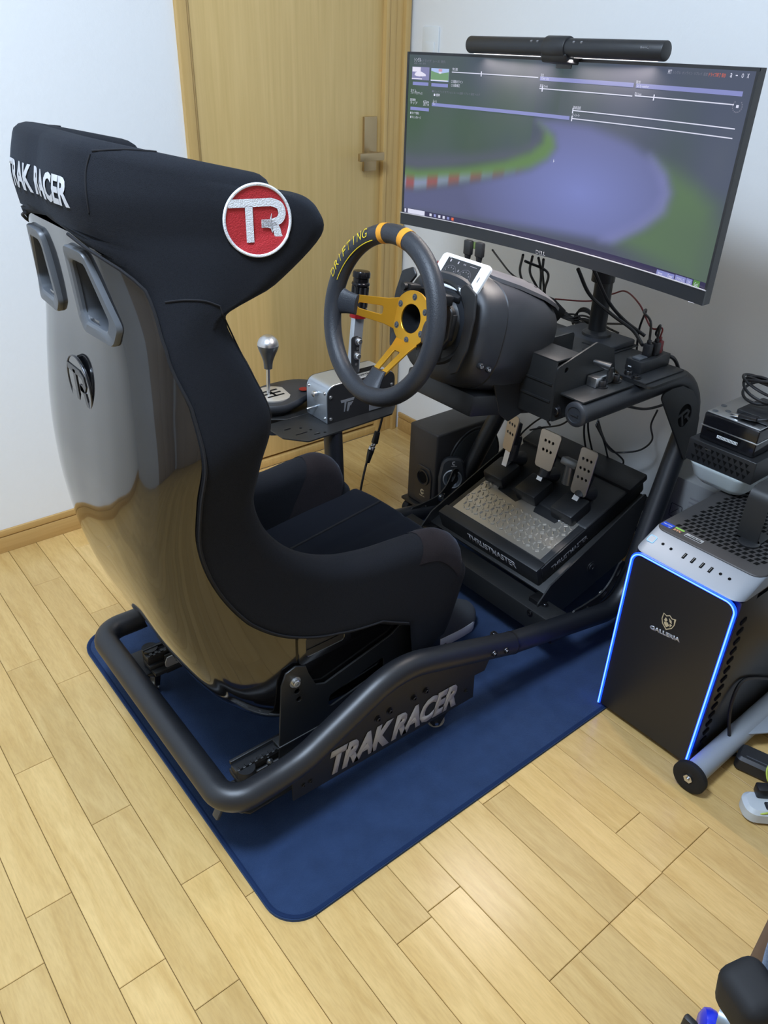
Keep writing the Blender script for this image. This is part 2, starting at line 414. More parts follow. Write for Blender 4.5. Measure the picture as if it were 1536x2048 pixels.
# ---------------------------------------------------------------- room
XW,YF,ZC=-3.05,-3.30,2.42      # far extents of the room
def st(o): o['kind']='structure'; return o
b=NB(); box2(b,(XW,YF,-.06),(0,0,-.004)); fl=st(obj('floor',b,M['subfloor'],smooth=False))
PW=.07575; X0=-1.7136
J={4:[1.471,.5954],5:[1.312],3:[1.1532,.6647],6:[1.5589],1:[.9932,.5852],2:[.8313,.5057],0:[.7453],-1:[.6728],7:[.4272],8:[.2657],9:[.2657],10:[.5048,.2657],11:[.2657],12:[.3467,.2667],13:[.2664],
   8.5:[]}
pm={}
def plank_mesh(L,W):
    k=(round(L,4),round(W,4))
    if k not in pm:
        b=bmesh.new(); bmesh.ops.create_cube(b,size=1); bmesh.ops.scale(b,vec=(W-.0009,L-.0009,.012),verts=b.verts)
        es=[e for e in b.edges if all(v.co.z>0 for v in e.verts)]
        bmesh.ops.bevel(b,geom=es,offset=.0009,segments=1,profile=.5,affect='EDGES')
        me=bpy.data.meshes.new('plank'); b.to_mesh(me); b.free(); me.materials.append(M['floor']); pm[k]=me
    return pm[k]
for k in range(-18,23):
    xa=max(X0+PW*k,XW); xb=min(X0+PW*(k+1),0)
    if xb-xa<.01: continue
    js=sorted(-2.051+1.25*u for u in J.get(k,[]))
    if not js: js=[-2.051+1.25*(.2657+.0814*random.randint(0,9))]
    y=js[0]
    while y-.62>YF+.1: y-=.1018*random.choice((5,6,6,7)); js.insert(0,y)
    y=js[-1]
    while y+.60<-.12:
        y+=.1018*random.choice((5,6,7)); 
        if y<-.08: js.append(y)
    ys=[YF]+[j for j in js if YF<j<0]+[0]
    for a,c in zip(ys,ys[1:]):
        if c-a<.02: continue
        o=bpy.data.objects.new('plank',plank_mesh(c-a,xb-xa)); COL.objects.link(o); o.parent=fl
        o.location=Vector(((xa+xb)/2,(a+c)/2,-.006))-Vector(fl['_w'])
DL,DR,DH=-.752,-.012,2.02       # door casing outer edges
b=NB(); box2(b,(XW-.1,0,-.06),(DL+.02,.1,ZC)); box2(b,(DL+.02,0,DH-.02),(0,.1,ZC)); box2(b,(DR-.02,0,-.06),(.1,.1,DH)); st(obj('wall_left',b,M['wall'],smooth=False))
b=NB(); box2(b,(0,YF-.1,-.06),(.1,0,ZC)); st(obj('wall_right',b,M['wall'],smooth=False))
b=NB(); box2(b,(XW-.1,YF,-.06),(XW,0,ZC)); st(obj('wall_back',b,M['wall'],smooth=False))
b=NB(); box2(b,(XW-.1,YF-.1,-.06),(0,YF,ZC)); st(obj('wall_front',b,M['wall'],smooth=False))
b=NB(); box2(b,(XW-.1,YF-.1,ZC),(.1,.1,ZC+.08)); st(obj('ceiling',b,M['ceil'],smooth=False))
def baseboard(name,lo,hi,ax):
    b=NB(); t=.009
    if ax=='x':
        box2(b,(lo,-t,0),(hi,0,.047),.0012); box2(b,(lo,-t*.55,.047),(hi,0,.050)); box2(b,(lo,-t,.050),(hi,0,.068),.0018)
    else:
        box2(b,(-t,lo,0),(0,hi,.047),.0012); box2(b,(-t*.55,lo,.047),(0,hi,.050)); box2(b,(-t,lo,.050),(0,hi,.068),.0018)
    return st(obj(name,b,M['base']))
baseboard('baseboard_left',XW,DL,'x'); baseboard('baseboard_right',YF,-.02,'y')
d=tag(bpy.data.objects.new('door_1',None),None,None,None,'structure'); COL.objects.link(d); d.location=(-.38,0,0); d['_w']=[-.38,0,0]
b=NB(); box2(b,(DL,-.014,0),(DL+.028,.1,DH),.002); obj('jamb',b,M['frame'],d)
b=NB(); box2(b,(DL+.028,-.004,0),(DL+.037,.1,DH),.001); obj('door_stop',b,M['frame'],d)
b=NB(); box2(b,(DR-.046,-.002,0),(DR-.0,.1,DH),.002); box2(b,(DR-.020,-.014,0),(DR,.02,DH),.002); box2(b,(DR-.089,-.010,0),(DR-.075,.05,DH),.002); box2(b,(DR-.075,-.004,0),(DR-.046,.05,DH),.001); obj('jamb',b,M['frame'],d)
b=NB(); box2(b,(DL,-.014,DH-.04),(DR,.1,DH),.002); obj('head_jamb',b,M['frame'],d)
b=NB(); box2(b,(DL+.037,.006,.036),(DR-.089,.04,DH-.04),.0015); obj('door_leaf',b,M['door'],d)
b=NB(); box2(b,(DL+.037,.0,0),(DR-.05,.1,.026),.002); obj('threshold',b,M['frame'],d)
hx,hz=-.147,.972
b=NB(); box2(b,(hx-.024,-.004,hz-.068),(hx+.024,.006,hz+.082),.0015); hp=obj('handle_plate',b,M['bronze'],d)
b=NB(); cyl(b,(hx,.0,hz-.022),(hx,-.045,hz-.022),.011,seg=16); box2(b,(hx-.078,-.056,hz-.033),(hx+.014,-.042,hz-.010),.003); obj('lever',b,M['bronze'],hp)
# light switch on the right wall
sp=PX(862,102,0)
t=thing('light_switch','white wall switch plate half hidden behind the monitor top','switch',(0,sp.y,sp.z))
b=NB(); box2(b,(-.006,sp.y-.035,sp.z-.06),(0,sp.y+.035,sp.z+.06),.003); pl_=obj('cover_plate',b,M['plastic_white'],t)
b=NB(); box2(b,(-.0085,sp.y-.02,sp.z-.022),(-.005,sp.y+.02,sp.z+.022),.001); obj('rocker',b,M['plastic_white'],t)
# ceiling lamp fixture
t=thing('ceiling_lamp','round white ceiling light with glowing diffuser','lamp',LAMP)
b=NB(); lathe(b,[(0,.09),(.29,.09),(.29,-.02),(.275,-.035),(.26,-.035),(.26,-.0),(0,0)],LAMP,None,40); obj('housing',b,M['plastic_white'],t)
b=NB(); lathe(b,[(.258,-.028),(.24,-.05),(.15,-.066),(0,-.07)],LAMP,None,40); obj('diffuser',b,M['lampw'],t)
# ---------------------------------------------------------------- floor mat
MT=.006
b=NB(); mx0,mx1,my0,my1=-1.394,-.06,-1.408,-.497
poly=rrect(mx1-mx0,my1-my0,.062,9,(mx0+mx1)/2,(my0+my1)/2)
prism(b,poly,MT,Matrix.Translation((0,0,MT/2)))
fm=tag(obj('floor_mat',b,M['mat']),'navy blue floor mat with rounded corners under the racing rig','mat')
b=NB(); pts=[Vector((x,y,MT*.62)) for x,y in rrect(mx1-mx0-.010,my1-my0-.010,.058,9,(mx0+mx1)/2,(my0+my1)/2)]
sweep(b,pts,.0045,8,closed=True); obj('stitched_hem',b,M['matedge'],fm)
# ---------------------------------------------------------------- racing rig frame
YC=-.9625; Y1=-1.215; Y2=2*YC-Y1; TR=.0265
rig=thing('racing_rig','black tubular steel sim racing rig frame standing on the navy mat','racing rig',(-.8,YC,0))
def mir(v): v=Vector(v); return Vector((v.x,2*YC-v.y,v.z))
# rear U tube
HR,HB,HA,AZ,TR=.2755,.299,.2355,.630,.0245      # half widths: rear, front bottom, arms; arm height; tube radius
YA=YC-HA; Y1=YA; Y2=YC+HA
def PP(px,py,p0,n):
    d=ray((px,py)); n=Vector(n); return CAM+d*((Vector(p0)-CAM).dot(n)/d.dot(n))
def nr(x,h,z): return Vector((x,YC-h,z))
pn=fillet([nr(-.718,.283,.160),nr(-1.03,HR,.258),nr(-1.24,HR,.158),nr(-1.30,HR,.150),nr(-1.393,HR+.002,.150),nr(-1.393,0,.150)],[0,.17,.25,.3,.145,0],9)
full=pn[:-1]+[mir(p) for p in pn[:-1]][::-1]
b=NB(); sweep(b,full,TR,22); obj('rear_tube',b,M['tube'],rig)
YN=YC-HR-.004
for s in (0,1):
    f=(lambda v:Vector(v)) if s==0 else mir
    so=-1 if s==0 else 1
    pts=fillet([nr(-.718,.283,.160),nr(-.345,HB,.090),nr(-.088,HA,AZ),nr(-.556,HA,AZ)],[0,.085,.095,0],9)
    b=NB(); sweep(b,[f(p) for p in pts],TR-.0006,22); ft=obj('front_tube',b,M['tube'],rig)
    c0=f(nr(-.556,HA,AZ)); b=NB()
    lathe(b,[(TR+.0012,.004),(TR+.0012,-.004),(TR-.003,-.0075),(TR-.008,-.008),(TR-.009,-.006),(0,-.006)],c0,frame_from((1,0,0)),24)
    box(b,c0+Vector((-.0075,0,0)),(.002,.018,.004)); obj('end_cap',b,M['blackp2'],ft)
    b=NB(); p=f(nr(-.718,.283,.160)); dirn=(f(nr(-.60,.288,.138))-p).normalized(); cyl(b,p-dirn*.002,p+dirn*.003,TR+.0006,seg=24); obj('joint_ring',b,M['dsteel'],ft)
    # gusset plate with pierced emblem on the outer bend, leaning with the upright
    lean=Vector((0,-.12,-1)).normalized(); po=nr(0,HA+TR+.003,.62); nrm=Vector((0,1,-.12)).normalized()
    G=[PP(px,py,po,nrm) for px,py in ((1320,791),(1345,777),(1366,772),(1385,781),(1394,800),(1397,835),(1391,870),(1368,926))]
    hc=PP(1368,831,po,nrm); Mx=axes(hc,(1,0,0),-lean); iM=Mx.inverted()
    g=[((iM@p).x,(iM@p).y) for p in G]
    if s==1:
        hc=mir(hc); Mx=axes(hc,(1,0,0),Vector((0,-.12,1)))
    b=NB(); prism(b,roundpoly(g,.010),.004,Mx,.0006,[circ(.027,22)]); gp=obj('gusset_plate',b,M['plate'],rig)
    zo=1. if (Mx.to_3x3()@Vector((0,0,1))).y*so>0 else -1.
    b=NB(); prism(b,circ(.0285,22),.001,Mx@Matrix.Translation((0,0,-.0015*zo))); obj('emblem_backing',b,M['darkhole'],gp)
    b=NB(); Me=Mx@Matrix.Rotation(.25,4,'Z')@Matrix.Translation((0,0,-.0008*zo))
    stroke(b,[(-.026,.008),(.012,.008),(.018,.001),(.012,-.005),(.0,-.005)],.0065,Me,.0022*zo); stroke(b,[(-.009,.008),(-.009,-.022)],.0065,Me,.0022*zo); stroke(b,[(.008,-.005),(.017,-.021)],.0065,Me,.0022*zo)
    obj('emblem',b,M['plate'],gp,smooth=False)
    # side name plate under the rear tube
    yy=YN if s==0 else 2*YC-YN
    sp=[PY(px,py,YN) for px,py in ((583,1560),(586,1601),(945,1393),(948,1350),(968,1340),(990,1290),(900,1310),(845,1325),(777,1355),(708,1414),(634,1495))]
    b=NB(); prism(b,[(p.x,p.z) for p in sp],.004,axes((0,yy,0),(1,0,0),(0,0,1)),.0006); npl=obj('name_plate',b,M['plate'],rig)
    if s==0:
        q0=PY(660,1529,yy-.003); q1=PY(914,1387,yy-.003); mid=(q0+q1)/2
        Mt=axes(mid,(q1-q0),(0,0,1)); hh=(PY(780,1423,yy-.003)-PY(783,1477,yy-.003)).length
        tb=fit_text('TRAK RACER',(q1-q0).length*1.0,hh*.80,Mt,.055,.25,.0006,.93); obj('lettering',tb,M['whiteprint'],npl,smooth=False)
        for i,(px,py) in enumerate(((755,1437),(779,1421),(827,1395),(851,1381))): bolt('bolt',PY(px,py,yy-.002),(0,-1,0),.0050,.006,M['dsteel'],npl)
        for i,(px,py) in enumerate(((607,1570),(621,1562),(932,1381))): bolt('bolt',PY(px,py,yy-.002),(0,-1,0),.0038,.003,M['plate'],npl)
        for (px,py) in ((988,1307),(1012,1301)):
            p=PY(px,py,YC-.283-TR*.9); bolt('tube_bolt',p,(0,-1,-.25),.0055,.006,M['dsteel'],rig)
        p=PZ(988,1268,.166+TR); bolt('tube_bolt',p,(0,0,1),.0055,.005,M['dsteel'],rig)
# casters
def caster(x,y,a,top):
    c=Vector((x,y,MT)); k_=1.0
    b=NB(); cyl(b,c+Vector((0,0,.050)),c+Vector((0,0,top)),.017,seg=18); d=Vector((math.cos(a),math.sin(a),0)); n=Vector((-d.y,d.x,0))
    o=c+d*.012
    for k in (-1,1):
        Mx=axes(o+n*(k*.0125),d,(0,0,1)); prism(b,[(-.022,.054),(.008,.054),(.014,.02),(.006,.010),(-.006,.012)],.002,Mx)
    ca=obj('caster',b,M['blackp'],rig)
    b=NB(); lathe(b,[(0,-.009),(.010,-.009),(.011,-.007),(.0165,-.009),(.0185,-.006),(.0185,.006),(.0165,.009),(.011,.007),(.010,.009),(0,.009)],o+Vector((0,0,.0185)),frame_from(n),20); obj('wheel',b,M['tread'],ca)
    b=NB(); cyl(b,o+n*.016+Vector((0,0,.0185)),o-n*.016+Vector((0,0,.0185)),.004,seg=10); obj('axle',b,M['steel'],ca)
M['tread']=mat('caster_tread',(.35,.34,.30),.5)
for sx in (0,1):
    f=(lambda v:Vector(v)) if sx==0 else mir
    for (x,y,a,top) in ((-.887,-1.224,2.55,.085),(-1.318,-1.165,2.45,.118)):
        p=f((x,y,0)); caster(p.x,p.y,a if sx==0 else -a,top)
    b=NB(); box2(b,f((-.915,YN+.002,.085)),f((-.855,YN+.045,.090)),.001); obj('caster_pad',b,M['plate'],rig)
    pts=[f(v) for v in ((-1.375,-1.12,0),(-1.375,-1.19,0),(-1.345,-1.222,0),(-1.20,-1.222,0),(-1.20,-1.14,0),(-1.34,-1.14,0))]
    b=NB(); prism(b,[(p.x,p.y) for p in pts],.004,Matrix.Translation((0,0,.076)),.0005); obj('corner_gusset',b,M['plate'],rig)
    # brake tab of the rear caster
    if sx: continue
    p=f(PZ(437,1622,.045)); b=NB(); box(b,p,(.008,.018,.030),Matrix.Rotation(.5,3,'Y'),.003); obj('brake_tab',b,M['greyp'],rig)
# seat slider rails with toothed edge
for yy in (-1.150,-.775):
    b=NB(); box2(b,(-1.335,yy-.017,.088),(-.80,yy+.017,.100),.002); box2(b,(-1.335,yy-.011,.100),(-.80,yy+.011,.118),.002); box2(b,(-1.335,yy-.016,.118),(-.80,yy-.010,.126),.001); box2(b,(-1.335,yy+.010,.118),(-.80,yy+.016,.126),.001)
    sl=obj('seat_slider',b,M['blackp'],rig)
    b=NB()
    for i in range(20): box2(b,(-1.33+i*.012,yy-.0165,.126),(-1.324+i*.012,yy-.0095,.1295))
    obj('teeth',b,M['blackp'],sl)
    bolt('bolt',(-1.27,yy-.0165,.108),(0,-1,0),.0042,.004,M['steel'],sl)
    b=NB(); box2(b,(-1.33,yy-.03,.078),(-.80,yy+.03,.088),.001); obj('slider_shelf',b,M['plate'],rig)
    bolt('knob',(-1.295,yy+.02,.088),(0,0,1),.009,.008,M['blackp'],rig)
# silver label on the far side plate
lp=PY(375,1308,-.80); b=NB(); Ml=axes(lp,(1,0,.02),(0,0,1))
prism(b,[(-.052,.004),(-.046,.016),(.07,.016),(.07,-.014),(-.046,-.014),(-.052,-.006)],.003,Ml,.0005); lab=obj('serial_label',b,M['silver_label'],rig,label='silver plate lettered TR8 PRO')
tb=fit_text('TR8 PRO',.062,.010,axes(lp+Vector((.0,-.0022,.003)),(1,0,.02),(0,0,1)),.02,.2,.0004); obj('lettering',tb,M['blackp'],lab,smooth=False)
b=NB(); box2(b,(lp.x-.05,lp.y+.002,lp.z-.03),(lp.x+.25,lp.y+.006,lp.z+.02),.001); obj('label_bracket',b,M['plate'],rig)
# cross beams
b=NB(); box2(b,(-.575,YC-.285,.080),(-.515,YC+.285,.138),.004); cb=obj('cross_beam',b,M['plate'],rig)
for px,py in ((1090,1210),): bolt('bolt',PZ(px,py,.138),(0,0,1),.006,.005,M['dsteel'],cb)
bolt('bolt',PX(1060,1226,-.575),(-1,0,0),.006,.004,M['dsteel'],cb)
b=NB(); box2(b,(-.93,YC-.265,.085),(-.88,YC+.265,.12),.004); obj('cross_beam',b,M['plate'],rig)
# curved slotted brackets between lower run and upright
for s in (0,1):
    f=(lambda v:Vector(v)) if s==0 else mir
    yb=YC-HB+TR*.6
    cc=[PY(px,py,yb) for px,py in ((1143,1232),(1170,1216),(1202,1193),(1226,1162),(1246,1122))]; sm=catmull([(v.x,0,v.z) for v in cc],7)
    L_=[];R_=[]
    for i,p in enumerate(sm):
        tt=(sm[min(i+1,len(sm)-1)]-sm[max(i-1,0)]).normalized(); nn=Vector((-tt.z,0,tt.x)); k=.013*(1 if 0<i<len(sm)-1 else .5)
        L_.append(p+nn*k); R_.append(p-nn*k)
    poly=[(p.x,p.z) for p in L_]+[(p.x,p.z) for p in R_[::-1]]
    yy=yb if s==0 else 2*YC-yb
    holes=[]
    for i in (5,14,23):
        p=sm[i]; q=sm[i+3]; tt=(q-p).normalized(); nn=Vector((-tt.z,0,tt.x)); ctr=(p+q)/2
        holes.append([((ctr+tt*(.013*math.cos(a))+nn*(.0055*math.sin(a))).x,(ctr+tt*(.013*math.cos(a))+nn*(.0055*math.sin(a))).z) for a in [2*math.pi*k/12 for k in range(12)]])
    b=NB(); prism(b,poly,.004,axes((0,yy,0),(1,0,0),(0,0,1)),0,holes); sb=obj('slotted_bracket',b,M['plate'],rig)
    p=sm[15]; bolt('bolt',(p.x,yy+(.002 if s==0 else -.002),p.z),(0,1 if s==0 else -1,0),.008,.006,M['steel'],sb)
# pedal tray carried by the brackets
tilt=.344; ux=Vector((math.cos(tilt),0,math.sin(tilt))); uz=Vector((-math.sin(tilt),0,math.cos(tilt)))
PO=Vector((-.421,YC-.010,.245))      # centre of the steel tread plate on the pedal set
Mp=axes(PO,ux,(0,1,0))               # local x up-slope, y to far side, z normal
def tilted_box(bm,x0,x1,y0,y1,z0,z1,bev=.002):
    bb=bmesh.new(); box2(bb,(x0,y0,z0),(x1,y1,z1),bev); bmesh.ops.transform(bb,matrix=Mp,verts=bb.verts); join(bm,bb)
b=NB(); tilted_box(b,-.125,.27,-.205,.205,-.060,-.053); obj('pedal_tray',b,M['plate'],rig)
for sy in (-1,1):
    b=NB(); Ms=axes(PO+Vector((0,sy*.206,0)),(1,0,0),(0,0,1))
    prism(b,roundpoly([(-.135,-.165),(-.08,-.175),(.20,-.10),(.235,.06),(.225,.075),(-.098,-.062),(-.135,-.10)],.008),.004,Ms,.0005); sdp=obj('tray_side_plate',b,M['plate'],rig)
    bolt('bolt',PO+Vector((-.118,sy*.209,-.118)),(0,sy,0),.007,.006,M['dsteel'],sdp)
    bolt('bolt',PO+Vector((.05,sy*.209,-.07)),(0,sy,0),.010,.004,M['blackp'],sdp)
    b=NB(); box2(b,(PO.x-.132,PO.y+sy*.19-.014,.100),(PO.x-.095,PO.y+sy*.19+.014,.150),.003); obj('tray_foot',b,M['dsteel'],rig)
# shelf over the arms for monitor and hub
zs=.6585
sh=[(-.385,-1.245),(-.385,-1.175),(-.335,-1.10),(-.335,-.825),(-.385,-.75),(-.385,-.68),(-.245,-.68),(-.245,-.74),(-.215,-.80),(-.215,-1.125),(-.245,-1.185),(-.245,-1.245)]
hl=[roundpoly([(-.33,-1.135),(-.275,-1.170),(-.262,-1.145),(-.30,-1.125)],.004)]
b=NB(); prism(b,roundpoly(sh,.012),.006,Matrix.Translation((0,0,zs)),.0006,hl); obj('monitor_shelf',b,M['plate'],rig)
for yy in (Y1,Y2):
    b=NB(); box2(b,(-.385,yy-.032,zs+.003),(-.245,yy+.032,zs+.007),.001); obj('shelf_pad',b,M['blackp'],rig)
bolt('bolt',(-.375,-1.20,zs+.007),(0,0,1),.007,.006,M['dsteel'],rig)
# wheel deck: top plates on the arms, channel section and side plates
for s in (0,1):
    f=(lambda v:Vector(v)) if s==0 else mir
    yi=Y1+.048; so=1 if s==0 else -1
    b=NB(); box2(b,f((-.556,Y1-.012,.6550)),f((-.392,yi,.6590)),.001); tp=obj('arm_plate',b,M['plate'],rig)
    for (px,py) in ((1203,774),(1230,763),(1255,754)):
        p=PZ(px,py,.659); bolt('bolt',f(p),(0,0,1),.0085,.015,M['dsteel'],tp)
    b=NB(); Ms=axes(f((0,yi,0)),(1,0,0),(0,0,1))
    prism(b,roundpoly([(-.575,.60),(-.40,.60),(-.38,.66),(-.40,.72),(-.46,.745),(-.575,.715)],.008),.004,Ms,.0005,[circ(.006,12,-.548,.705)]); dp=obj('deck_side_plate',b,M['plate'],rig)
    bolt('bolt',f((-.560,yi-.002,.622)),(-1,0,0),.009,.007,M['dsteel'],dp)
    # ribbed channel running inwards
    b=NB(); ya,yb=sorted((f((0,yi+.002,0)).y,f((0,Y1+.135,0)).y))
    box2(b,(-.575,ya,.600),(-.571,yb,.728),.001); box2(b,(-.575,ya,.724),(-.50,yb,.728),.001); box2(b,(-.5775,ya+.004,.676),(-.573,yb-.004,.680)); box2(b,(-.5775,ya+.004,.640),(-.573,yb-.004,.644))
    box2(b,(-.575,ya,.600),(-.46,yb,.604),.001); obj('deck_channel',b,M['plate'],rig)
    b=NB(); Ms=axes(f((0,Y1+.137,0)),(1,0,0),(0,0,1)); prism(b,roundpoly([(-.665,.700),(-.54,.735),(-.42,.735),(-.42,.60),(-.56,.585),(-.60,.575),(-.63,.60)],.008),.004,Ms,.0005); obj('deck_inner_plate',b,M['plate'],rig)
    b=NB(); box2(b,f((-.48,Y1+.02,.6592)),f((-.42,Y1+.044,.680)),.002); obj('clamp_block',b,M['steel'],rig)
b=NB(); Mx=Matrix.Translation((-.50,YC,.705))@Matrix.Rotation(.207,4,'Y'); pp=roundpoly([(-.06,-.125),(.10,-.125),(.16,-.115),(.16,.115),(.10,.125),(-.06,.125)],.02)
prism(b,pp,.004,Matrix.Translation((-.47,YC,.700))@Matrix.Rotation(.12,4,'Y'),.0006,[rrect(.012,.04,.005,3,.13,-.085),rrect(.012,.04,.005,3,.13,.085)]); obj('wheel_deck_plate',b,M['plate'],rig)
b=NB(); Mx=axes((-.47,YC-.115,.64),(1,0,0),(0,0,1)); prism(b,[(.075,.055),(.12,.055),(.10,.0),(.06,-.01)],.02,Mx,.002); obj('deck_gusset',b,M['plate'],rig)
# clamp lever near the arm
p=PZ(1222,735,.70); b=NB(); cyl(b,p-Vector((0,0,.03)),p,.006,seg=12); sweep(b,[p,p+Vector((-.01,.03,.004)),p+Vector((-.02,.07,.006))],[.009,.006,.004],10); obj('clamp_lever',b,M['blackp'],rig)
# side post and plates for shifter and handbrake on the far side
post=fillet([(-.66,-.676,.175),(-.730,-.628,.215),(-.735,-.622,.425)],[0,.05,0],7)
b=NB(); sweep(b,post,.0235,20); obj('shifter_post',b,M['tube'],rig)
b=NB(); box2(b,(-.70,YC+.255,.140),(-.62,YC+.300,.200),.004); obj('post_clamp',b,M['plate'],rig)
zp=.428
pl=roundpoly([(-.865,-.600),(-.825,-.650),(-.56,-.640),(-.515,-.600),(-.515,-.515),(-.865,-.515)],.012)
hs=[rrect(.034,.005,.002,2,-.815,-.605),rrect(.018,.005,.002,2,-.785,-.628),circ(.004,10,-.80,-.578),circ(.004,10,-.785,-.600),circ(.004,10,-.765,-.632),rrect(.020,.007,.003,2,-.83,-.565)]
b=NB(); prism(b,pl,.004,Matrix.Translation((0,0,zp)),.0006,hs); obj('handbrake_plate',b,M['plate'],rig)
b=NB(); prism(b,roundpoly([(-.80,-.515),(-.56,-.515),(-.62,-.36),(-.90,-.36),(-.90,-.44)],.012),.004,Matrix.Translation((0,0,zp)),.0006); obj('shifter_plate',b,M['plate'],rig)
# ---------------------------------------------------------------- racing seat
seat=thing('racing_chair','black bucket racing seat with glossy shell and fabric wings bolted to the rig','seat',(-1.15,YC,.13))
#      Bx     Bz    Tx     Tz    W     prof(0 body,1 head,2 legs) ub  th
ST=[(-1.417,1.132,-1.242,1.093,.216,1.0,.00,.046),
    (-1.424,1.108,-1.209,1.085,.229,1.0,.00,.051),
    (-1.428,1.085,-1.190,1.067,.238,1.0,.00,.054),
    (-1.424,1.046,-1.188,1.034,.241,1.0,.00,.056),
    (-1.415,.985,-1.250,.980,.230,.8,.50,.056),
    (-1.412,.900,-1.316,.935,.215,.45,.66,.054),
    (-1.421,.820,-1.290,.860,.228,.2,.70,.054),
    (-1.431,.740,-1.268,.790,.236,.05,.70,.056),
    (-1.438,.670,-1.282,.715,.222,0,.71,.056),
    (-1.439,.585,-1.288,.640,.208,0,.72,.056),
    (-1.426,.485,-1.255,.560,.200,-.2,.73,.056),
    (-1.392,.372,-1.195,.495,.198,-.55,.74,.058),
    (-1.336,.262,-1.125,.455,.200,-.85,.77,.060),
    (-1.248,.172,-1.045,.437,.208,-1.0,.80,.062),
    (-1.130,.140,-.965,.435,.217,-1.0,.80,.062),
    (-1.020,.140,-.895,.430,.223,-1.0,.74,.062),
    (-.928,.158,-.846,.396,.224,-1.0,.45,.062),
    (-.873,.190,-.828,.345,.218,-1.0,.25,.055)]
PR={0:[(0,0),(0,.30),(.02,.56),(.09,.80),(.25,.94),(.58,1.0),(1,1.0)],
    1:[(0,0),(0,.25),(.012,.42),(.06,.56),(.26,.72),(.60,.89),(1,1.0)],
    2:[(0,0),(0,.50),(.008,.78),(.055,.935),(.20,.99),(.55,1.0),(1,1.0)]}
def prof_at(k,n=40):
    A=PR[0]; Bp=PR[1] if k>=0 else PR[2]; f=abs(k)
    P=[(a[0]*(1-f)+b_[0]*f,a[1]*(1-f)+b_[1]*f,0) for a,b_ in zip(A,Bp)]
    C=catmull(P,8); L=[0]
    for a,b_ in zip(C,C[1:]): L.append(L[-1]+(b_-a).length)
    out=[]
    for i in range(n+1):
        s=L[-1]*i/n; j=max(0,min(len(C)-2,next((q for q in range(len(L)-1) if L[q+1]>=s-1e-9),len(C)-2)))
        t=(s-L[j])/max(1e-9,L[j+1]-L[j]); out.append(C[j]*(1-t)+C[j+1]*t)
    return out
PRC={}
NP=40
ROWS=[]
NS=6
def lerp(a,b_,t): return a+(b_-a)*t
cv=catmull([tuple(s[:3]) for s in ST],NS); cv2=catmull([(s[3],s[4],s[7]) for s in ST],NS)
for i in range(len(cv)):
    q=i/NS; j=min(int(q),len(ST)-2); t=q-j
    pa,pb=ST[j][5],ST[j+1][5]
    ub=lerp(ST[j][6],ST[j+1][6],t)
    if 3<=q<=4: ub=.50*math.sqrt(max(0,(q-3.02)/.98)) if q>3.02 else 0
    pr=prof_at(lerp(pa,pb,t),NP)
    ROWS.append(dict(B=Vector((cv[i][0],0,cv[i][1])),T=Vector((cv[i][2],0,cv2[i][0])),W=cv2[i][1],th=cv2[i][2],ub=ub,pr=pr))
def sec(row,u,off):
    """point on the section at param u (-1..1), offset outward by off in the section plane"""
    pr=row['pr']; a=abs(u)*NP; j=min(int(a),NP-1); t=a-j
    p=pr[j]*(1-t)+pr[j+1]*t; d=pr[min(j+1,NP)]-pr[max(j-0,0)]
    A=row['T']-row['B']; D=A.length; F=A/D
    p0=Vector((p.x*D,p.y*row['W'],0)); dj=pr[min(j+2,NP)]-pr[max(j-1,0)]; tg=Vector((dj.x*D,dj.y*row['W'],0)).normalized()
    n=Vector((-tg.y,tg.x,0))      # outward (away from opening)
    q=p0+n*off; s=1 if u>=0 else -1
    return Vector((row['B'].x,YC,row['B'].z))+F*q.x+Vector((0,-s*q.y,0))
KO,KA,KI=12,7,18
def cover_row(row,c=1.,shift=Vector((0,0,0))):
    th=row['th']; mo=(.005-th)/2; oo=mo+(.005-mo)*c; ii=mo-(mo+th)*c
    A=(row['T']-row['B']).normalized(); out=[]
    def side(s):
        o=[sec(row,s*lerp(row['ub'],1,k/KO),oo if k else oo-.004*c) for k in range(KO+1)]
        a=o[-1]; i_=sec(row,s,ii); mid=(a+i_)/2; hv=(a-i_)/2
        ar=[mid+hv*math.cos(math.pi*k/(KA+1))+A*(hv.length*1.05*math.sin(math.pi*k/(KA+1))) for k in range(1,KA+1)]
        return o+ar
    Rr=side(1); Ll=side(-1)
    inn=[sec(row,lerp(1,-1,k/(2*KI)),ii) for k in range(2*KI+1)]
    return [p+shift for p in Rr+inn+Ll[::-1]]
def make_cover():
    b=NB(); rows=[]
    r0=ROWS[0]; up=Vector((0,0,1)); n0=Vector((-(r0['T']-r0['B']).z,0,(r0['T']-r0['B']).x)).normalized()
    for a in (90,70,45,20): rows.append(cover_row(r0,max(.02,math.cos(R(a))),n0*(.018*math.sin(R(a)))))
    for r in ROWS: rows.append(cover_row(r))
    rl=ROWS[-1]; A=(rl['T']-rl['B']); n1=Vector((A.z,0,-A.x)).normalized()
    for a in (20,45,70,90): rows.append(cover_row(rl,max(.02,math.cos(R(a))),n1*(.030*math.sin(R(a)))))
    V=[[b.verts.new(p) for p in r] for r in rows]; grid_faces(b,V)
    bmesh.ops.remove_doubles(b,verts=b.verts,dist=.0006); return b
HOLE=[(-.0875,.965)]
def trap(s,k=1.):
    # harness opening outline in (dy from centre line, z); s=-1 near side
    pts=[(.046,.058),(-.016,.058),(-.062,-.030),(-.050,-.056),(.036,-.056),(.050,-.040)]
    return [((-.0875+x*k)*(-s)*-1,.962+z*k) for x,z in pts]
